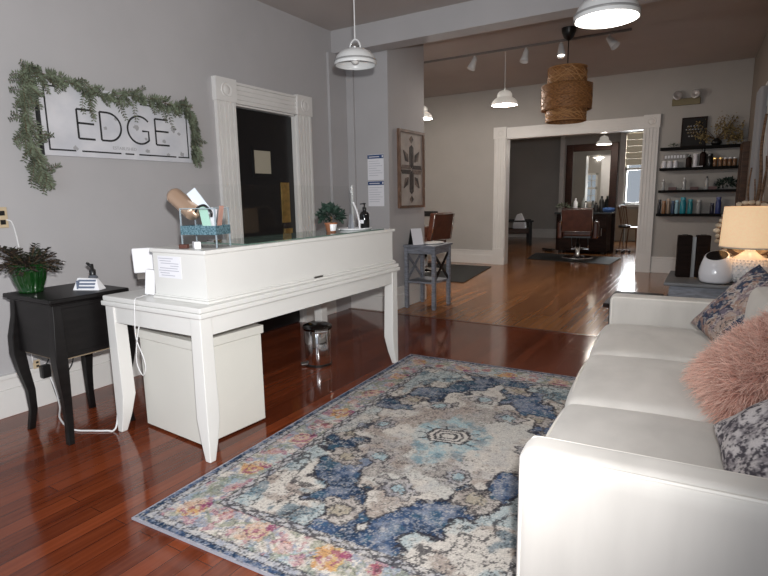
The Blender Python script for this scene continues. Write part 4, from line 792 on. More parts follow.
# ------------------------------------------------------------------ back room
mi = thing('floor_mirror', 'big dark wood framed mirror standing behind the salon station', 'mirror', (-2.40, 12.75, 0), R(-2.5))
mw, mh = 0.545, 2.37
MB().box(-mw, -mw+0.15, -0.03, 0.05, 0.55, mh).box(mw-0.15, mw, -0.03, 0.05, 0.55, mh).box(-mw+0.15, mw-0.15, -0.03, 0.05, mh-0.155, mh).box(-mw+0.15, mw-0.15, -0.03, 0.05, 0.55, 0.98).build('frame', M_DKWOOD, mi, bevel=0.008)
MB().box(-mw+0.15, mw-0.15, -0.005, 0.0, 0.98, mh-0.155).build('mirror_glass', M_MIRROR, mi)
MB().box(-mw, mw, 0.0, 0.04, 0.0, 0.55).build('support', M_DKWOOD, mi)
sn = thing('salon_station', 'dark wooden salon station with black counter below the mirror', 'cabinet', (-2.42, 12.44, 0), R(-2.5))
MB().box(-0.56, 0.50, -0.22, 0.22, 0.06, 0.86).build('carcass', M_DKWOOD, sn, bevel=0.005)
MB().box(-0.60, 0.56, -0.26, 0.25, 0.86, 0.895).build('counter', mat('dark_stone', (0.05, 0.055, 0.06), 0.2), sn, bevel=0.005)
for x in (-0.54, -0.02): 
    d_ = MB().box(x, x+0.5, -0.232, -0.22, 0.12, 0.80).build('door', M_DKWOOD, sn, bevel=0.004); MB().tube([(x+0.42, -0.245, 0.40), (x+0.42, -0.245, 0.56)], 0.008, 8).build('handle', M_STEEL, d_)
for x in (-0.48, 0.42):
    for y in (-0.17, 0.17): MB().lathe([(0, 0), (0.035, 0.0), (0.035, 0.06), (0, 0.06)], (x, y, 0), 14).build('foot', M_BLACK, sn)
def bottle(name, label, x, y, z, r, h, m_, cap=None, cat='bottle', group=None, neck=0.4):
    t = thing(name, label, cat, (x, y, z), 0, group)
    MB().lathe([(0, 0), (r*0.95, 0), (r, r*0.15), (r, h*0.70), (r*0.8, h*0.78), (r*neck, h*0.83), (r*neck, h*0.86), (0, h*0.86)], n=16).build('body', m_, t, smooth=True)
    MB().lathe([(r*neck*1.15, h*0.85), (r*neck*1.15, h), (0, h)], n=14).build('cap', cap or M_BLACK, t)
    return t
bottle('spray_bottle', 'white bottle standing left on the salon station', -2.63, 12.40, 0.896, 0.045, 0.30, M_WPLAST, M_WPLAST)
bottle('styling_bottle', 'tall black bottle on the right of the salon station', -2.10, 12.46, 0.896, 0.05, 0.34, M_BLACK)
bottle('styling_bottle', 'short black bottle near the right end of the salon station', -2.19, 12.36, 0.896, 0.045, 0.20, M_BLACK)
bottle('styling_bottle', 'grey bottle in the middle of the salon station', -2.42, 12.42, 0.896, 0.04, 0.24, M_STEEL)
q = MB().lathe([(0, 0), (0.09, 0), (0.12, 0.03), (0.12, 0.09), (0, 0.10)], (-1.94, 12.38, 0.896), 18, sx=1.0, sy=0.7); tag(q.build('towel', mat('blue_towel', (0.03, 0.08, 0.22), 0.9), smooth=True), 'blue bundle at the right end of the salon station', 'towel')
pp = thing('potted_plant', 'small green plant on the left end of the salon station', 'plant', (-2.86, 12.36, 0.896))
MB().lathe([(0, 0), (0.05, 0), (0.06, 0.06), (0, 0.06)], n=16).build('pot', M_WPLAST, pp, smooth=True); foliage((0, 0, 0.10), 0.15, 0.08, 70, 0.07, 0.03, 31).build('leaves', M_FERN, pp)
q = thing('hair_dryer_cord', 'dark cords coiled on the floor beside the salon chair', 'cord', (0, 0, 0))
MB().tube(smoothline([(-3.45, 12.9, 0.021), (-3.25, 12.75, 0.021), (-3.10, 12.6, 0.03), (-3.30, 12.55, 0.021), (-3.12, 12.5, 0.05)], 6), 0.02, 6).build('cable', M_CORDB, q, smooth=True)
tr2 = thing('rolling_trolley', 'small chrome wheeled base to the right of the station', 'trolley', (-1.66, 12.75, 0))
MB().tube([(0, 0, 0.08), (0, 0, 0.55)], 0.015, 8).bar((-0.14, 0, 0.07), (0.14, 0, 0.07), 0.03, 0.02).bar((0, -0.14, 0.07), (0, 0.14, 0.07), 0.03, 0.02).build('frame', M_CHROME, tr2)
for x, y in ((-0.13, 0), (0.13, 0), (0, -0.13), (0, 0.13)): MB().ball((x, y, 0.03), 0.03).build('caster', M_BLACK, tr2, smooth=True)
MB().lathe([(0, 0.55), (0.12, 0.55), (0.13, 0.60), (0, 0.61)], n=20).build('seat', M_BLACK, tr2, smooth=True)
ws = thing('wooden_chair', 'light wooden chair with spindle legs under the back room window', 'chair', (-1.66, 14.1, 0), R(75))
MB().box(-0.22, 0.22, -0.21, 0.21, 0.46, 0.49).build('seat', mat('light_wood', (0.42, 0.29, 0.16), 0.35), ws, bevel=0.012)
for x in (-1, 1):
    for y in (-1, 1): MB().tube([(x*0.21, y*0.20, 0), (x*0.16, y*0.15, 0.46)], 0.016, 8).build('leg', M_MIDWOOD, ws)
    MB().tube([(x*0.19, 0.18, 0.49), (x*0.21, 0.27, 0.98)], 0.014, 8).build('back_post', M_MIDWOOD, ws)
MB().tube(smoothline([(-0.22, 0.265, 0.95), (0, 0.30, 0.99), (0.22, 0.265, 0.95)], 5), 0.022, 8).build('top_rail', M_MIDWOOD, ws)
for x in (-0.1, 0, 0.1): MB().tube([(x, 0.19, 0.49), (x, 0.285, 0.97)], 0.008, 6).build('spindle', M_MIDWOOD, ws)
be = thing('waiting_chair', 'black armchair with wooden seat at left of the back room', 'chair', (-4.42, 14.0, 0), R(-68))
for x in (-0.34, 0.34):
    for y in (-0.3, 0.3): MB().box(x-0.035, x+0.035, y-0.035, y+0.035, 0, 0.60).build('leg', M_BLACKW, be)
    MB().box(x-0.045, x+0.045, -0.37, 0.37, 0.60, 0.64).build('arm', M_BLACKW, be, bevel=0.006)
MB().box(-0.31, 0.31, -0.3, 0.33, 0.30, 0.42).build('seat', mat('brown_cushion', (0.05, 0.03, 0.025), 0.7), be, bevel=0.02)
q = local((0, -0.28, 0.40), (R(14), 0, 0), MB()); q.box(-0.31, 0.31, -0.05, 0.05, 0, 0.32); q.build('backrest', M_BLACKW, be, bevel=0.012)
sb = thing('shopping_bag', 'pale bag lying on the black armchair in the back room', 'bag', (-4.36, 13.98, 0.42))
MB().loft([[(-0.16, -0.10, 0), (0.16, -0.10, 0), (0.16, 0.10, 0), (-0.16, 0.10, 0)], [(-0.15, -0.11, 0.12), (0.17, -0.10, 0.12), (0.15, 0.10, 0.12), (-0.16, 0.09, 0.12)], [(-0.08, -0.02, 0.36), (0.05, -0.02, 0.40), (0.05, 0.02, 0.40), (-0.08, 0.02, 0.36)]]).build('body', M_PAPER, sb, bevel=0.02, seg=3)
q = MB().lathe([(0, 0), (0.05, 0.0), (0.06, 0.05), (0.03, 0.14), (0.0, 0.15)], (-4.55, 14.2, 0.42), 14); q.build('x', M_TERRA) if False else None

# ------------------------------------------------------------------ shelves on the far wall
SHY0, SHY1 = FY-0.17, FY
SHZ = [1.965, 1.655, 1.315, 0.95]
for z, x0, x1, lab in zip(SHZ, (-0.80, -0.795, -0.79, -0.80), (0.255, 0.245, 0.25, 0.19), ('topmost black shelf holding the letter board and vase', 'second black shelf from the top holding jars', 'third black shelf from the top holding a dark wreath', 'lowest black shelf holding blue and teal bottles')):
    tag(MB().box(x0, x1, SHY0, SHY1-0.001, z-0.028, z+0.012).build('wall_shelf', M_SHELF), lab, 'shelf', 'black floating shelves on the far wall')
lb = thing('letter_board', 'black letter board in thin dark frame on the top shelf', 'board', (-0.365, FY-0.05, 1.977))
q = local((0, 0, 0), (R(-4), 0, 0), MB()); q.box(-0.165, 0.165, -0.01, 0.004, 0.0, 0.435); q.build('panel', M_CHALK, lb)
q = local((0, 0, 0), (R(-4), 0, 0), MB()); q.box(-0.17, -0.155, -0.016, 0.006, 0, 0.44).box(0.155, 0.17, -0.016, 0.006, 0, 0.44).box(-0.17, 0.17, -0.016, 0.006, 0, 0.015).box(-0.17, 0.17, -0.016, 0.006, 0.425, 0.44); q.build('frame', M_DKWOOD, lb)
q = local((0, 0, 0), (R(-4), 0, 0), MB()); rr = random.Random(4)
for z, n in ((0.30, 5), (0.25, 6), (0.205, 5), (0.15, 4)):
    for k in range(n): x = (k-(n-1)/2)*0.04; q.box(x-0.012, x+rr.uniform(0.004, 0.014), -0.0115, -0.010, z, z+0.016)
q.build('lettering', M_CHALKLN, lb)
vs = thing('flower_vase', 'black vase of dried branching flowers on the top shelf', 'vase', (-0.06, FY-0.085, 1.977))
MB().lathe([(0, 0), (0.045, 0), (0.075, 0.03), (0.07, 0.06), (0.035, 0.09), (0.03, 0.10), (0.026, 0.10), (0.03, 0.06), (0, 0.02)], n=24).build('vase', M_BLACK, vs, smooth=True)
m = MB(); st = MB(); rr = random.Random(12)
for k in range(26):
    a = rr.uniform(R(15), R(165)) if k % 6 else rr.uniform(0, PI); L = rr.uniform(0.20, 0.42); d = Vector((math.cos(a)*1.35, rr.uniform(-.30, .08), max(0.12, math.sin(a)*0.8))).normalized()
    pts = [Vector((0, 0, 0.06))+d*L*t/5+Vector((0, 0, 0.02*math.sin(t))) for t in range(6)]; st.tube(pts, 0.003, 4)
    for j in range(34):
        p = pts[-1]*rr.uniform(0.62, 1.08)+Vector([rr.gauss(0, 0.028) for _ in range(3)]); p.y = min(p.y, 0.05); p.x = min(p.x, 0.31); m.leaf(p, [rr.gauss(0, 1) for _ in range(3)], [rr.gauss(0, 1) for _ in range(3)], 0.034, 0.020)
m.build('dried_flowers', M_DRY, vs); st.build('stems', M_STEM, vs)
q = foliage((-0.62, FY-0.09, 1.99), 0.07, 0.045, 60, 0.03, 0.015, 77); tag(q.build('succulent', M_FERN), 'tiny green sprig at the left end of the top shelf', 'plant')
q = MB(); zsh = SHZ[1]+0.012
for k in range(5): pass
# second shelf: white jars, brown bottles, tins
for k, x in enumerate((-0.74, -0.66, -0.58)):
    bottle('white_jar', ('frosted white jar at the left end of the second shelf', 'second frosted white jar from the left on the second shelf', 'third frosted white jar from the left on the second shelf')[k], x, FY-0.09, zsh, 0.033, 0.11, M_PAPER, M_WPLAST, 'jar', 'white jars on the second shelf', 0.8)
nl = thing('name_plate', 'pale lettered strip hung under the top shelf above the white jars', 'sign', (-0.60, FY-0.02, 1.84))
MB().box(-0.16, 0.16, 0, 0.012, -0.04, 0.04).build('plate', mat('faded_plate', (0.30, 0.29, 0.28), 0.6), nl)
q = MB()
for k in range(7): q.box(-0.14+0.042*k, -0.112+0.042*k, -0.002, 0, -0.022, 0.022)
q.build('lettering', M_PAPER, nl)
bottle('brown_bottle', 'short dark brown bottle on the second shelf by the white tube', -0.40, FY-0.09, zsh, 0.042, 0.19, M_DKWOOD)
bottle('white_tube', 'white tube standing among dark bottles on the second shelf', -0.315, FY-0.08, zsh, 0.032, 0.20, M_PAPER, M_PAPER, 'tube', None, 0.9)
bottle('brown_bottle', 'tallest dark brown bottle on the second shelf', -0.215, FY-0.09, zsh, 0.045, 0.27, M_DKWOOD)
bottle('brown_bottle', 'squat black bottle right of the tallest one on second shelf', -0.125, FY-0.09, zsh, 0.042, 0.19, M_BLACK, None, 'bottle', None, 0.8)
for k, x in enumerate((-0.055, 0.015, 0.075, 0.135, 0.195)):
    bottle('amber_jar', ('amber jar beside the squat black bottle', 'second amber jar from the squat black bottle', 'middle amber jar of the row of five', 'amber jar next to the right hand end jar', 'amber jar at the right end of the second shelf')[k], x, FY-0.09, zsh, 0.028, 0.125, mat('amber_glass', (0.22, 0.11, 0.05), 0.3), M_BRASS if k < 2 else M_WPLAST, 'jar', 'amber jars on the second shelf', 0.9)
q = local((-0.28, FY-0.145, zsh+0.006), (0, 0, 0), MB()); q.box(-0.07, 0.07, -0.012, 0.012, -0.006, 0.006); tag(q.build('price_strip', M_PAPER), 'white strip lying at the front of the second shelf', 'strip')
zsh = SHZ[2]+0.012
for k, (x, h) in enumerate(((-0.73, 0.17), (-0.44, 0.19), (-0.14, 0.20))):
    t = bottle('clear_bottle', ('slim clear bottle at the left end of the third shelf', 'slim clear bottle in the middle of the third shelf', 'clear bottle with dark top left of the wreath')[k], x, FY-0.09, zsh, 0.026, h, mat('milky_glass', (0.45, 0.46, 0.46), 0.15), M_WPLAST if k < 2 else M_BLACK, 'bottle', 'clear bottles on the third shelf', 0.35)
for k, x in enumerate((-0.60, -0.30, -0.06)):
    q = MB().box(x-0.055, x+0.055, FY-0.10, FY-0.03, zsh, zsh+0.045); tag(q.build('flat_box', mat('mauve_box', (0.16, 0.10, 0.10), 0.7)), ('mauve flat box between the left and middle clear bottles', 'mauve flat box right of the middle clear bottle', 'mauve flat box beside the dark wreath')[k], 'box', 'mauve boxes on the third shelf')
wr = thing('leaf_wreath', 'bundle of dark glossy leaves at the right end of the third shelf', 'wreath', (0.12, FY-0.09, zsh))
foliage((0, -0.02, 0.075), 0.15, 0.085, 170, 0.055, 0.03, 55, fy=0.3).build('leaves', M_EVERG, wr)
zsh = SHZ[3]+0.012
cols = [((0.02, 0.02, 0.025), 0.22, 0.026, 'black bottle at the left end of the lowest shelf'), ((0.25, 0.12, 0.05), 0.20, 0.030, 'copper brown bottle second on the lowest shelf'), ((0.30, 0.22, 0.16), 0.23, 0.026, 'tan tube third from the left on the lowest shelf'), ((0.03, 0.06, 0.12), 0.20, 0.026, 'navy bottle beside the tan tube'), ((0.30, 0.50, 0.58), 0.21, 0.026, 'pale blue tube left of the big teal bottle'), ((0.02, 0.25, 0.32), 0.25, 0.042, 'biggest teal bottle on the lowest shelf'), ((0.02, 0.22, 0.26), 0.22, 0.036, 'second teal bottle just right of the biggest'), ((0.30, 0.31, 0.31), 0.21, 0.036, 'silver grey bottle on the lowest shelf'), ((0.02, 0.02, 0.04), 0.16, 0.030, 'short black bottle on the lowest shelf'), ((0.04, 0.06, 0.20), 0.25, 0.038, 'royal blue bottle at the right of the lowest shelf')]
for (c_, h, r, lab), x in zip(cols, (-0.765, -0.70, -0.635, -0.575, -0.52, -0.435, -0.335, -0.22, -0.045, 0.035)):
    bottle('hair_bottle', lab, x, FY-0.09, zsh, r, h, mat('shelf_bottle', c_, 0.25), mat('shelf_cap', tuple(min(1, v*1.6+0.02) for v in c_), 0.3), 'bottle', 'bottles on the lowest shelf', 0.75)
el = thing('emergency_light', 'brass emergency light with two round lamp heads on the far wall', 'light', (-0.50, FY, 2.66))
MB().box(-0.19, 0.19, -0.05, 0, -0.055, 0.045).build('housing', mat('antique_brass', (0.17, 0.135, 0.07), 0.4, 0.4), el, bevel=0.006)
for s in (-1, 1):
    q = local((s*0.125, -0.06, 0.085), (R(75), 0, R(-s*20)), MB()); q.lathe([(0, -0.05), (0.035, -0.045), (0.062, 0.0), (0.066, 0.03), (0.058, 0.032), (0, 0.01)], n=24); h_ = q.build('lamp_head', M_SATIN, el, smooth=True)
    MB().tube([(s*0.125, -0.03, 0.03), (s*0.125, -0.045, 0.075)], 0.014, 8).build('bracket', M_BRASS, h_)

# ------------------------------------------------------------------ right side: curtain, frame, branches, end table group
q = MB(); pts = []
n = 26
for i in range(n+1):
    t = i/n; y = 6.98+0.45*t; pts.append((rw(y)-0.075+0.03*math.sin(i*1.7), y))
inner = [(x+0.006, y) for x, y in pts][::-1]
q.prism(pts+inner, 0.70, 2.36); cu = q.build('curtain', M_CURT, smooth=False); tag(cu, 'pale curtain gathered at the near side of the far window', 'curtain')
fr = thing('wood_frame', 'tall brown wooden frame leaning by the far right corner', 'frame', (0.30, 9.36, 0), R(4))
MB().box(-0.045, 0.045, -0.20, -0.12, 0.0, 1.97).box(-0.045, 0.045, 0.12, 0.20, 0, 1.97).box(-0.045, 0.045, -0.12, 0.12, 1.87, 1.97).box(-0.045, 0.045, -0.12, 0.12, 0, 0.10).build('border', mat('walnut_border', (0.075, 0.036, 0.018), 0.5, var=0.35, scale=7, stretch=(1, 1, 8)), fr, bevel=0.006)
MB().box(-0.02, 0.03, -0.12, 0.12, 0.10, 1.87).build('panel', M_DKWOOD, fr)
br = thing('branch_vase', 'tall driftwood branches in a dark vase behind the table lamp', 'vase', (0.30, 5.85, 0))
MB().lathe([(0, 0), (0.10, 0), (0.13, 0.15), (0.11, 0.42), (0.06, 0.52), (0.07, 0.56), (0.06, 0.56), (0.05, 0.5), (0, 0.45)], n=24).build('vase', M_BLACK, br, smooth=True)
rr = random.Random(8)
for k, (dx, dy, h, r) in enumerate(((0.015, 0.0, 1.95, 0.022), (-0.05, 0.05, 1.50, 0.014), (0.06, -0.04, 1.75, 0.014), (-0.02, -0.06, 1.40, 0.011), (0.05, 0.06, 1.60, 0.012))):
    pts = [(dx*t/6*1.2+0.012*math.sin(2.1*t+k), dy*t/6+0.012*math.cos(1.7*t+k), 0.35+(h-0.35)*t/6) for t in range(7)]
    MB().tube(smoothline(pts, 4), r, 7, r*0.45).build('branch', M_DRIFT, br, smooth=True)
lt = thing('low_bench', 'low dark wooden bench beyond the far sofa arm', 'bench', (0, 0, 0))
MB().box(-0.70, -0.318, 4.42, 5.05, 0.415, 0.45).build('seat', M_DKWOOD, lt, bevel=0.005)
MB().box(-0.66, -0.36, 4.46, 5.01, 0.34, 0.415).build('apron', M_DKWOOD, lt)
for x in (-0.66, -0.38):
    for y in (4.46, 4.97): MB().box(x, x+0.04, y, y+0.04, 0, 0.40).build('leg', M_DKWOOD, lt)
et = thing('end_table', 'slate grey end table carrying the lit lamp behind the sofa', 'table', (0, 0, 0))
MB().box(-0.305, 0.40, 4.70, 5.44, 0.575, 0.602).build('tabletop', M_GREYT, et, bevel=0.005)
MB().box(-0.265, 0.37, 4.74, 5.40, 0.10, 0.575).build('cabinet', M_GREYW, et, bevel=0.003)
MB().box(-0.272, -0.264, 4.79, 5.35, 0.34, 0.54).build('drawer', M_GREYW, et); MB().ball((-0.282, 5.07, 0.44), 0.014).build('knob', M_BLACK, et, smooth=True)
for x in (-0.265, 0.33):
    for y in (4.74, 5.36): MB().box(x, x+0.04, y, y+0.04, 0, 0.11).build('leg', M_GREYW, et)
zt_ = 0.602
for x, y, w_, h, lab in ((-0.195, 5.08, 0.052, 0.345, 'left block of two dark wood candle pillars on the end table'), (-0.065, 5.11, 0.05, 0.345, 'right block of two dark wood candle pillars on the end table')):
    t = thing('wood_pillar', lab, 'candle holder', (x, y, zt_), R(8), 'dark wood candle pillars')
    MB().box(-w_, w_, -0.045, 0.045, 0, h).build('block', M_EBONY, t, bevel=0.006)
    MB().lathe([(0.0, h), (0.022, h), (0.022, h+0.006), (0, h+0.006)], n=16).build('candle_cup', mat('charcoal', (0.03, 0.03, 0.03), 0.5), t)
q = MB().box(-0.15, -0.108, 5.09, 5.13, zt_, zt_+0.33); tag(q.build('steel_strip', mat('dull_grey_metal', (0.16, 0.16, 0.16), 0.4, 0.3)), 'narrow grey slab between the two dark wood pillars', 'slab')
df = thing('aroma_diffuser', 'white egg shaped device with slanted black screen on the end table', 'diffuser', (0.038, 4.845, zt_), R(12))
rings = []
for k in range(13):
    t = k/12; r = float(np.interp(t, [0, 0.12, 0.35, 0.6, 0.8, 1.0], [0.100, 0.112, 0.116, 0.109, 0.098, 0.082])); z0 = 0.205*t
    rings.append([(r*math.cos(2*PI*i/36), r*math.sin(2*PI*i/36)*0.95, 0.004+z0*(1+(0.07*math.cos(2*PI*i/36)+0.15*math.sin(2*PI*i/36))*t)) for i in range(36)])
top = rings[-1]; c_ = Vector((0, 0, sum(p[2] for p in top)/36))
MB().loft(rings).build('body', mat('gloss_white', (0.80, 0.80, 0.84), 0.12, coat=0.5), df, smooth=True)
MB().loft([[(p[0]*0.90, p[1]*0.90, c_.z+(p[2]-c_.z)*0.90+0.0015) for p in top], [(p[0]*0.88, p[1]*0.88, c_.z+(p[2]-c_.z)*0.88+0.004) for p in top]]).build('black_screen', mat('screen_black', (0.006, 0.006, 0.007), 0.12, spec=0.2), df)
MB().lathe([(0.10, 0.0), (0.102, 0.006), (0, 0.006)], n=30).build('base_ring', M_BLACK, df)
tl = thing('table_lamp', 'lit table lamp with linen drum shade and ribbed white base', 'lamp', (0.25, 4.95, zt_))
MB().lathe([(0, 0), (0.10, 0), (0.145, 0.03), (0.168, 0.085), (0.155, 0.14), (0.11, 0.19), (0.06, 0.222), (0.036, 0.245), (0.034, 0.275), (0.028, 0.28), (0, 0.28)], n=40).build('base', M_CERAM, tl, smooth=True)
m = MB()
for k in range(9):
    z = 0.02+0.02*k
    for i in range(30):
        r = np.interp(z, [0, .03, .085, .14, .19, .222], [0.10, .145, .168, .155, .11, .06]); a = 2*PI*(i+0.5*(k % 2))/30; m.ball((r*math.cos(a), r*math.sin(a), z), 0.009, n=6, m=4)
m.build('beaded_relief', M_CERAM, tl, smooth=True)
MB().tube([(0, 0, 0.27), (0, 0, 0.40)], 0.008, 8).build('stem', M_BRASS, tl)
MB().lathe([(0.205, 0.272), (0.205, 0.275), (0.192, 0.578), (0.188, 0.578), (0.200, 0.275)], n=48).build('shade', M_SHADE, tl, smooth=True)
MB().lathe([(0.206, 0.270), (0.208, 0.280), (0.2055, 0.282)], n=48).build('shade_trim', mat('pale_trim', (0.75, 0.68, 0.55), 0.8), tl)
MB().ball((0, 0, 0.43), 0.032, 0.032, 0.042).build('bulb', mat('warm_bulb', (1, 1, 1), 0.4, emit=(1.0, 0.66, 0.36), es=14), tl, smooth=True)
lamp('table_lamp_light', 'POINT', (0.25, 4.95, zt_+0.43), 4.5, (1.0, 0.62, 0.34), 0.04)
sm_ = thing('shell_mirror', 'round mirror rimmed with shells behind the table lamp', 'mirror', (0.27, 5.32, zt_), R(-4))
q = local((0, 0, 0.37), (R(80), 0, 0), MB()); q.lathe([(0.0, 0.0), (0.20, 0.0), (0.20, 0.012), (0, 0.012)], n=40); q.build('mirror_glass', mat('dim_mirror', (0.20, 0.19, 0.18), 0.08, 1.0), sm_)
m = MB(); rr = random.Random(3)
m.T = Matrix.Translation((0, 0, 0.37)) @ Matrix.Rotation(R(80), 4, 'X')
for i in range(34):
    a = 2*PI*i/34; r = 0.235+rr.uniform(-0.012, 0.015); m.ball((r*math.cos(a), r*math.sin(a), 0.008), 0.022*rr.uniform(0.8, 1.35), 0.018*rr.uniform(0.8, 1.2), 0.016, 7, 5)
m.build('shell_rim', M_SHELL, sm_)
m = MB(); m.T = Matrix.Translation((0, 0, 0.37)) @ Matrix.Rotation(R(80), 4, 'X'); m.lathe([(0.19, -0.012), (0.25, -0.012), (0.25, 0.004), (0.19, 0.004)], n=40); m.build('rim_back', M_DRIFT, sm_)
q = MB().tube(smoothline([(0.10, 4.73, zt_+0.006), (0.13, 4.76, zt_+0.008), (0.18, 4.75, zt_+0.006)], 4), 0.005, 6); tag(q.build('lamp_cord', M_CORDB, smooth=True), 'short black cord lying at the front of the end table', 'cord')

# ------------------------------------------------------------------ sofa and cushions
def rbox(x0, x1, y0, y1, z0, z1, r, n=14, dome=0.0, wob=0.0, seed=0, bulge=0.0):
    c = Vector(((x0+x1)/2, (y0+y1)/2, (z0+z1)/2)); h = Vector(((x1-x0)/2, (y1-y0)/2, (z1-z0)/2)); bm = bmesh.new()
    bmesh.ops.create_cube(bm, size=2); bmesh.ops.subdivide_edges(bm, edges=bm.edges[:], cuts=n, use_grid_fill=True)
    rr = random.Random(seed); ph = [rr.uniform(0, 6) for _ in range(6)]
    for v in bm.verts:
        s = Vector([math.copysign(1-(1-abs(q))**1.6, q) for q in v.co]) if True else v.co
        p = Vector((s.x*h.x, s.y*h.y, s.z*h.z)); inn = Vector([max(-(h[i]-r), min(h[i]-r, p[i])) for i in range(3)]); d = p-inn
        q = inn+(d.normalized()*r if d.length > 1e-9 else d)
        fx = max(0, 1-(q.x/h.x)**2); fy = max(0, 1-(q.y/h.y)**2); fz = max(0, 1-(q.z/h.z)**2)
        if q.z > 0: q.z += dome*(fx*fy)**0.6+wob*(math.sin(q.x*13+ph[0]+2*math.sin(q.y*5+ph[1]))*math.sin(q.y*9+ph[2]))*(fx*fy)**0.5
        if bulge: q.x += math.copysign(bulge*(fy*fz)**0.5, q.x)*(1 if abs(q.x) > h.x*0.6 else 0)
        v.co = q+c
    m = MB(); bm.verts.index_update(); m.v = [v.co.copy() for v in bm.verts]; m.f = [tuple(v.index for v in f.verts) for f in bm.faces]; bm.free(); return m
sf = thing('sofa', 'cream upholstered three cushion sofa with straight arms on the right', 'sofa', (-0.405, 1.315, 0.0125), R(3.5))
SL, SD, AT, AH_ = 2.585, 0.93, 0.14, 0.622
rbox(0.03, SD, 0.06, SL-0.06, 0.09, 0.30, 0.02).build('base_frame', M_SOFA, sf, smooth=True)
for y0, y1 in ((0, AT), (SL-AT, SL)):
    a_ = rbox(0.0, SD, y0, y1, 0.07, AH_, 0.045, n=20).build('arm', M_SOFA, sf, smooth=True)
    q = MB()
    for yy, sy in ((y0, 1), (y1, -1)):
        a1, a2 = 0.0135*sy, 0.019*sy
        q.tube(smoothline([(0.0135, yy+a1, 0.11), (0.0135, yy+a1, 0.30), (0.0135, yy+a1, 0.50), (0.0135, yy+a1, AH_-0.045), (0.019, yy+a2, AH_-0.019), (0.045, yy+a1, AH_-0.0135), (0.20, yy+a1, AH_-0.0135), (0.5, yy+a1, AH_-0.0135), (SD-0.05, yy+a1, AH_-0.0135)], 5), 0.0058, 6)
    q.build('arm_piping', M_PIPE, a_, smooth=True)
cl = (SL-2*AT)/3
for k in range(3):
    y0 = AT+cl*k+0.004; y1 = AT+cl*(k+1)-0.004
    s_ = rbox(-0.018, SD-0.22, y0, y1, 0.285, 0.436, 0.05, n=26, dome=0.040, wob=0.005, seed=k, bulge=0.022).build('seat_cushion', M_SOFA, sf, smooth=True)
    q = MB(); pts = [(0.012, y0+0.012, 0.405), (0.004, y0+0.05, 0.425), (-0.012, y0+0.2, 0.431), (-0.017, (y0+y1)/2, 0.434), (-0.012, y1-0.2, 0.431), (0.004, y1-0.05, 0.425), (0.012, y1-0.012, 0.405)]; q.tube(smoothline(pts, 8), 0.0055, 6); q.build('cushion_piping', M_PIPE, s_, smooth=True)
    q = local((SD-0.245, 0, 0.43), (0, R(8), 0), rbox(0.0, 0.12, y0, y1, 0.0, 0.36, 0.05, dome=0.02, bulge=0.03)); m2 = MB(); m2.T = q.T; m2.add(q.v, q.f); m2.build('back_cushion', M_SOFA, sf, smooth=True)
rbox(SD-0.16, SD, 0.0, SL, 0.08, 0.80, 0.035).build('back', M_SOFA, sf, smooth=True)
for x in (0.08, SD-0.10):
    for y in (0.07, SL-0.07): MB().lathe([(0, 0.0), (0.018, 0.0), (0.028, 0.09), (0, 0.09)], (x, y, 0), 14).build('foot', M_DKWOOD, sf)

def pillow_pts(Sx, Sy, T, n, pinch=0.07):
    g = np.linspace(-1, 1, n); U, V_ = np.meshgrid(g, g)
    px = U*Sx*(1-pinch*(1-V_**2)*np.abs(U)**3) ; py = V_*Sy*(1-pinch*(1-U**2)*np.abs(V_)**3)
    th = T*((1-U**2)*(1-V_**2)).clip(0)**0.42
    return U, V_, px, py, th
def pillow(name, label, c, a, nrm, Sx, Sy, T, colf, m, roll=0, n=110):
    nrm = Vector(nrm).normalized(); a = Vector(a); a = (a-nrm*a.dot(nrm)).normalized(); b = nrm.cross(a)
    a, b = a*math.cos(R(roll))+b*math.sin(R(roll)), b*math.cos(R(roll))-a*math.sin(R(roll))
    U, V_, px, py, th = pillow_pts(Sx, Sy, T, n)
    A = np.array(a); B_ = np.array(b); Nn = np.array(nrm); rip = 0.004*np.sin(U*9+V_*4)*np.sin(V_*7-U*3)
    front = px[..., None]*A+py[..., None]*B_+(th+rip*(th > 0.01))[..., None]*Nn; back = px[..., None]*A+py[..., None]*B_-th[..., None]*Nn
    vs = np.concatenate([front.reshape(-1, 3), back.reshape(-1, 3)]); i0 = (np.arange(n-1)[:, None]*n+np.arange(n-1)[None, :]).ravel()
    f1 = np.stack([i0, i0+1, i0+n+1, i0+n], 1); f2 = np.stack([i0, i0+n, i0+n+1, i0+1], 1)+n*n
    col = colf(U, V_).reshape(-1, 3); o = thing(name, label, 'cushion', c)
    k = grid_mesh('cover', vs, np.concatenate([f1, f2]), np.concatenate([col, col]), m); k.parent = o
    pp = []
    for t in np.linspace(-1, 1, n)[:-1]: pp.append((t, -1))
    for t in np.linspace(-1, 1, n)[:-1]: pp.append((1, t))
    for t in np.linspace(1, -1, n)[:-1]: pp.append((t, 1))
    for t in np.linspace(1, -1, n)[:-1]: pp.append((-1, t))
    return o, (a, b, nrm)
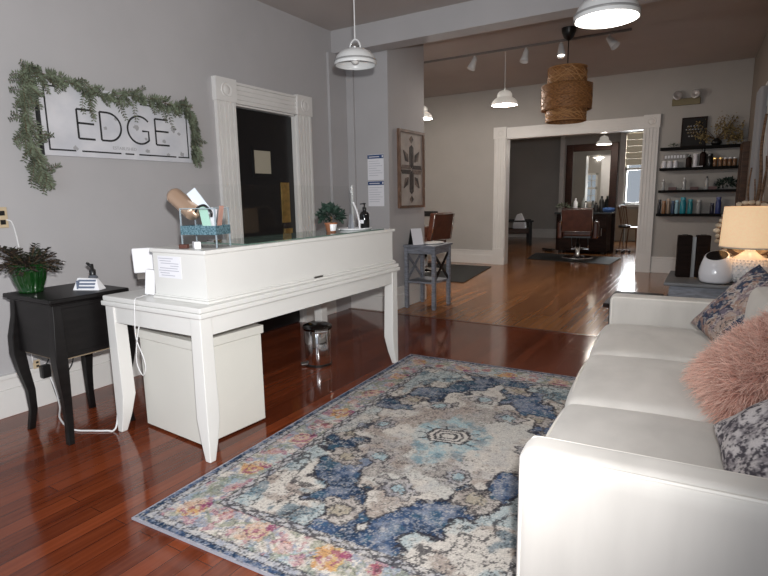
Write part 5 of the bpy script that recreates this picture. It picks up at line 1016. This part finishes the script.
def damask(U, V_):
    navy = sr(58, 68, 90); tan = sr(172, 154, 144); rust = sr(150, 120, 108); pale = sr(196, 190, 184); dk = sr(36, 38, 52); mauve = sr(124, 112, 124)
    u = U*0.9+0.25*fbm(U+3, V_+3, 3, 301); v = V_*0.9+0.25*fbm(U+3, V_+3, 3, 311)
    a_ = fbm(u+5, v+5, 3.2, 320); b_ = fbm(u+5, v+5, 8, 330); c_ = fbm(u+5, v+5, 20, 340)
    col = mixc(navy, tan, stp(a_+0.3*(b_-0.5), 0.47, 0.54)); col = mixc(col, rust, stp(b_, 0.55, 0.62)*0.8); col = mixc(col, mauve, stp(fbm(u+5, v+5, 5, 350), 0.56, 0.64)*0.7)
    col = mixc(col, dk, (np.abs(b_-0.5) < 0.022)*0.85); col = mixc(col, pale, (np.abs(a_-0.52) < 0.018)*0.7); return mixc(col, pale, stp(c_, 0.60, 0.70)*0.5)
def snake(U, V_):
    pale = sr(200, 194, 194); grey = sr(138, 132, 136); dk = sr(66, 62, 70)
    a_ = fbm(U+5, V_+5, 5, 401); b_ = fbm(U+5, V_+5, 22, 411); c_ = fbm(U+5, V_+5, 30, 421)
    lat = np.abs(np.sin((U+V_)*34))*np.abs(np.sin((U-V_)*34))
    col = mixc(pale, grey, stp(a_+0.4*(b_-0.5), 0.48, 0.60)); col = mixc(col, dk, (stp(b_+0.25*(a_-0.5)+0.12*(lat-0.4), 0.53, 0.60))*0.9); return mixc(col, pale, stp(c_, 0.60, 0.66)*0.6)
M_PIL = attr_mat('cushion_weave', 0.9, 0.10, 240, 0.3)
pillow('throw_pillow', 'navy and tan damask cushion leaning in the far corner of the sofa', (0.180, 3.38, 0.655), (0, 1, 0), (-0.62, -0.50, 0.60), 0.235, 0.235, 0.085, damask, M_PIL, 6)
pillow('throw_pillow', 'plain pale grey cushion behind the pink fur cushion', (0.31, 3.05, 0.685), (0, 1, 0), (-0.78, -0.3, 0.52), 0.22, 0.22, 0.075, lambda U, V_: np.broadcast_to(sr(200, 196, 192), U.shape+(3,)).copy(), M_PIL, 4)
pillow('throw_pillow', 'grey and white snakeskin print cushion nearest to the camera', (0.27, 1.75, 0.61), (0, 1, 0), (-0.62, -0.30, 0.72), 0.25, 0.25, 0.085, snake, M_PIL, -6)
# fur cushion
fc = (0.21, 2.44, 0.64)
fo, (fa, fb, fn) = pillow('fur_pillow', 'fluffy blush pink fur cushion in the middle of the sofa', fc, (0, 1, 0), (-0.62, -0.28, 0.72), 0.225, 0.225, 0.08, lambda U, V_: np.broadcast_to(sr(196, 140, 122), U.shape+(3,)).copy(), M_PIL, 6)
bk = MB(); n = 30; U, V_, px, py, th = pillow_pts(0.222, 0.222, 0.087, n)
gridv = [fa*float(px[i, j])+fb*float(py[i, j])-fn*(float(th[i, j])+0.002) for i in range(n) for j in range(n)]
bk.add(gridv, [(i*n+j, i*n+j+1, (i+1)*n+j+1, (i+1)*n+j) for i in range(n-1) for j in range(n-1)]); bk.build('satin_back', mat('lilac_satin', (0.62, 0.52, 0.52), 0.35, sheen=0.3), fo, smooth=True)
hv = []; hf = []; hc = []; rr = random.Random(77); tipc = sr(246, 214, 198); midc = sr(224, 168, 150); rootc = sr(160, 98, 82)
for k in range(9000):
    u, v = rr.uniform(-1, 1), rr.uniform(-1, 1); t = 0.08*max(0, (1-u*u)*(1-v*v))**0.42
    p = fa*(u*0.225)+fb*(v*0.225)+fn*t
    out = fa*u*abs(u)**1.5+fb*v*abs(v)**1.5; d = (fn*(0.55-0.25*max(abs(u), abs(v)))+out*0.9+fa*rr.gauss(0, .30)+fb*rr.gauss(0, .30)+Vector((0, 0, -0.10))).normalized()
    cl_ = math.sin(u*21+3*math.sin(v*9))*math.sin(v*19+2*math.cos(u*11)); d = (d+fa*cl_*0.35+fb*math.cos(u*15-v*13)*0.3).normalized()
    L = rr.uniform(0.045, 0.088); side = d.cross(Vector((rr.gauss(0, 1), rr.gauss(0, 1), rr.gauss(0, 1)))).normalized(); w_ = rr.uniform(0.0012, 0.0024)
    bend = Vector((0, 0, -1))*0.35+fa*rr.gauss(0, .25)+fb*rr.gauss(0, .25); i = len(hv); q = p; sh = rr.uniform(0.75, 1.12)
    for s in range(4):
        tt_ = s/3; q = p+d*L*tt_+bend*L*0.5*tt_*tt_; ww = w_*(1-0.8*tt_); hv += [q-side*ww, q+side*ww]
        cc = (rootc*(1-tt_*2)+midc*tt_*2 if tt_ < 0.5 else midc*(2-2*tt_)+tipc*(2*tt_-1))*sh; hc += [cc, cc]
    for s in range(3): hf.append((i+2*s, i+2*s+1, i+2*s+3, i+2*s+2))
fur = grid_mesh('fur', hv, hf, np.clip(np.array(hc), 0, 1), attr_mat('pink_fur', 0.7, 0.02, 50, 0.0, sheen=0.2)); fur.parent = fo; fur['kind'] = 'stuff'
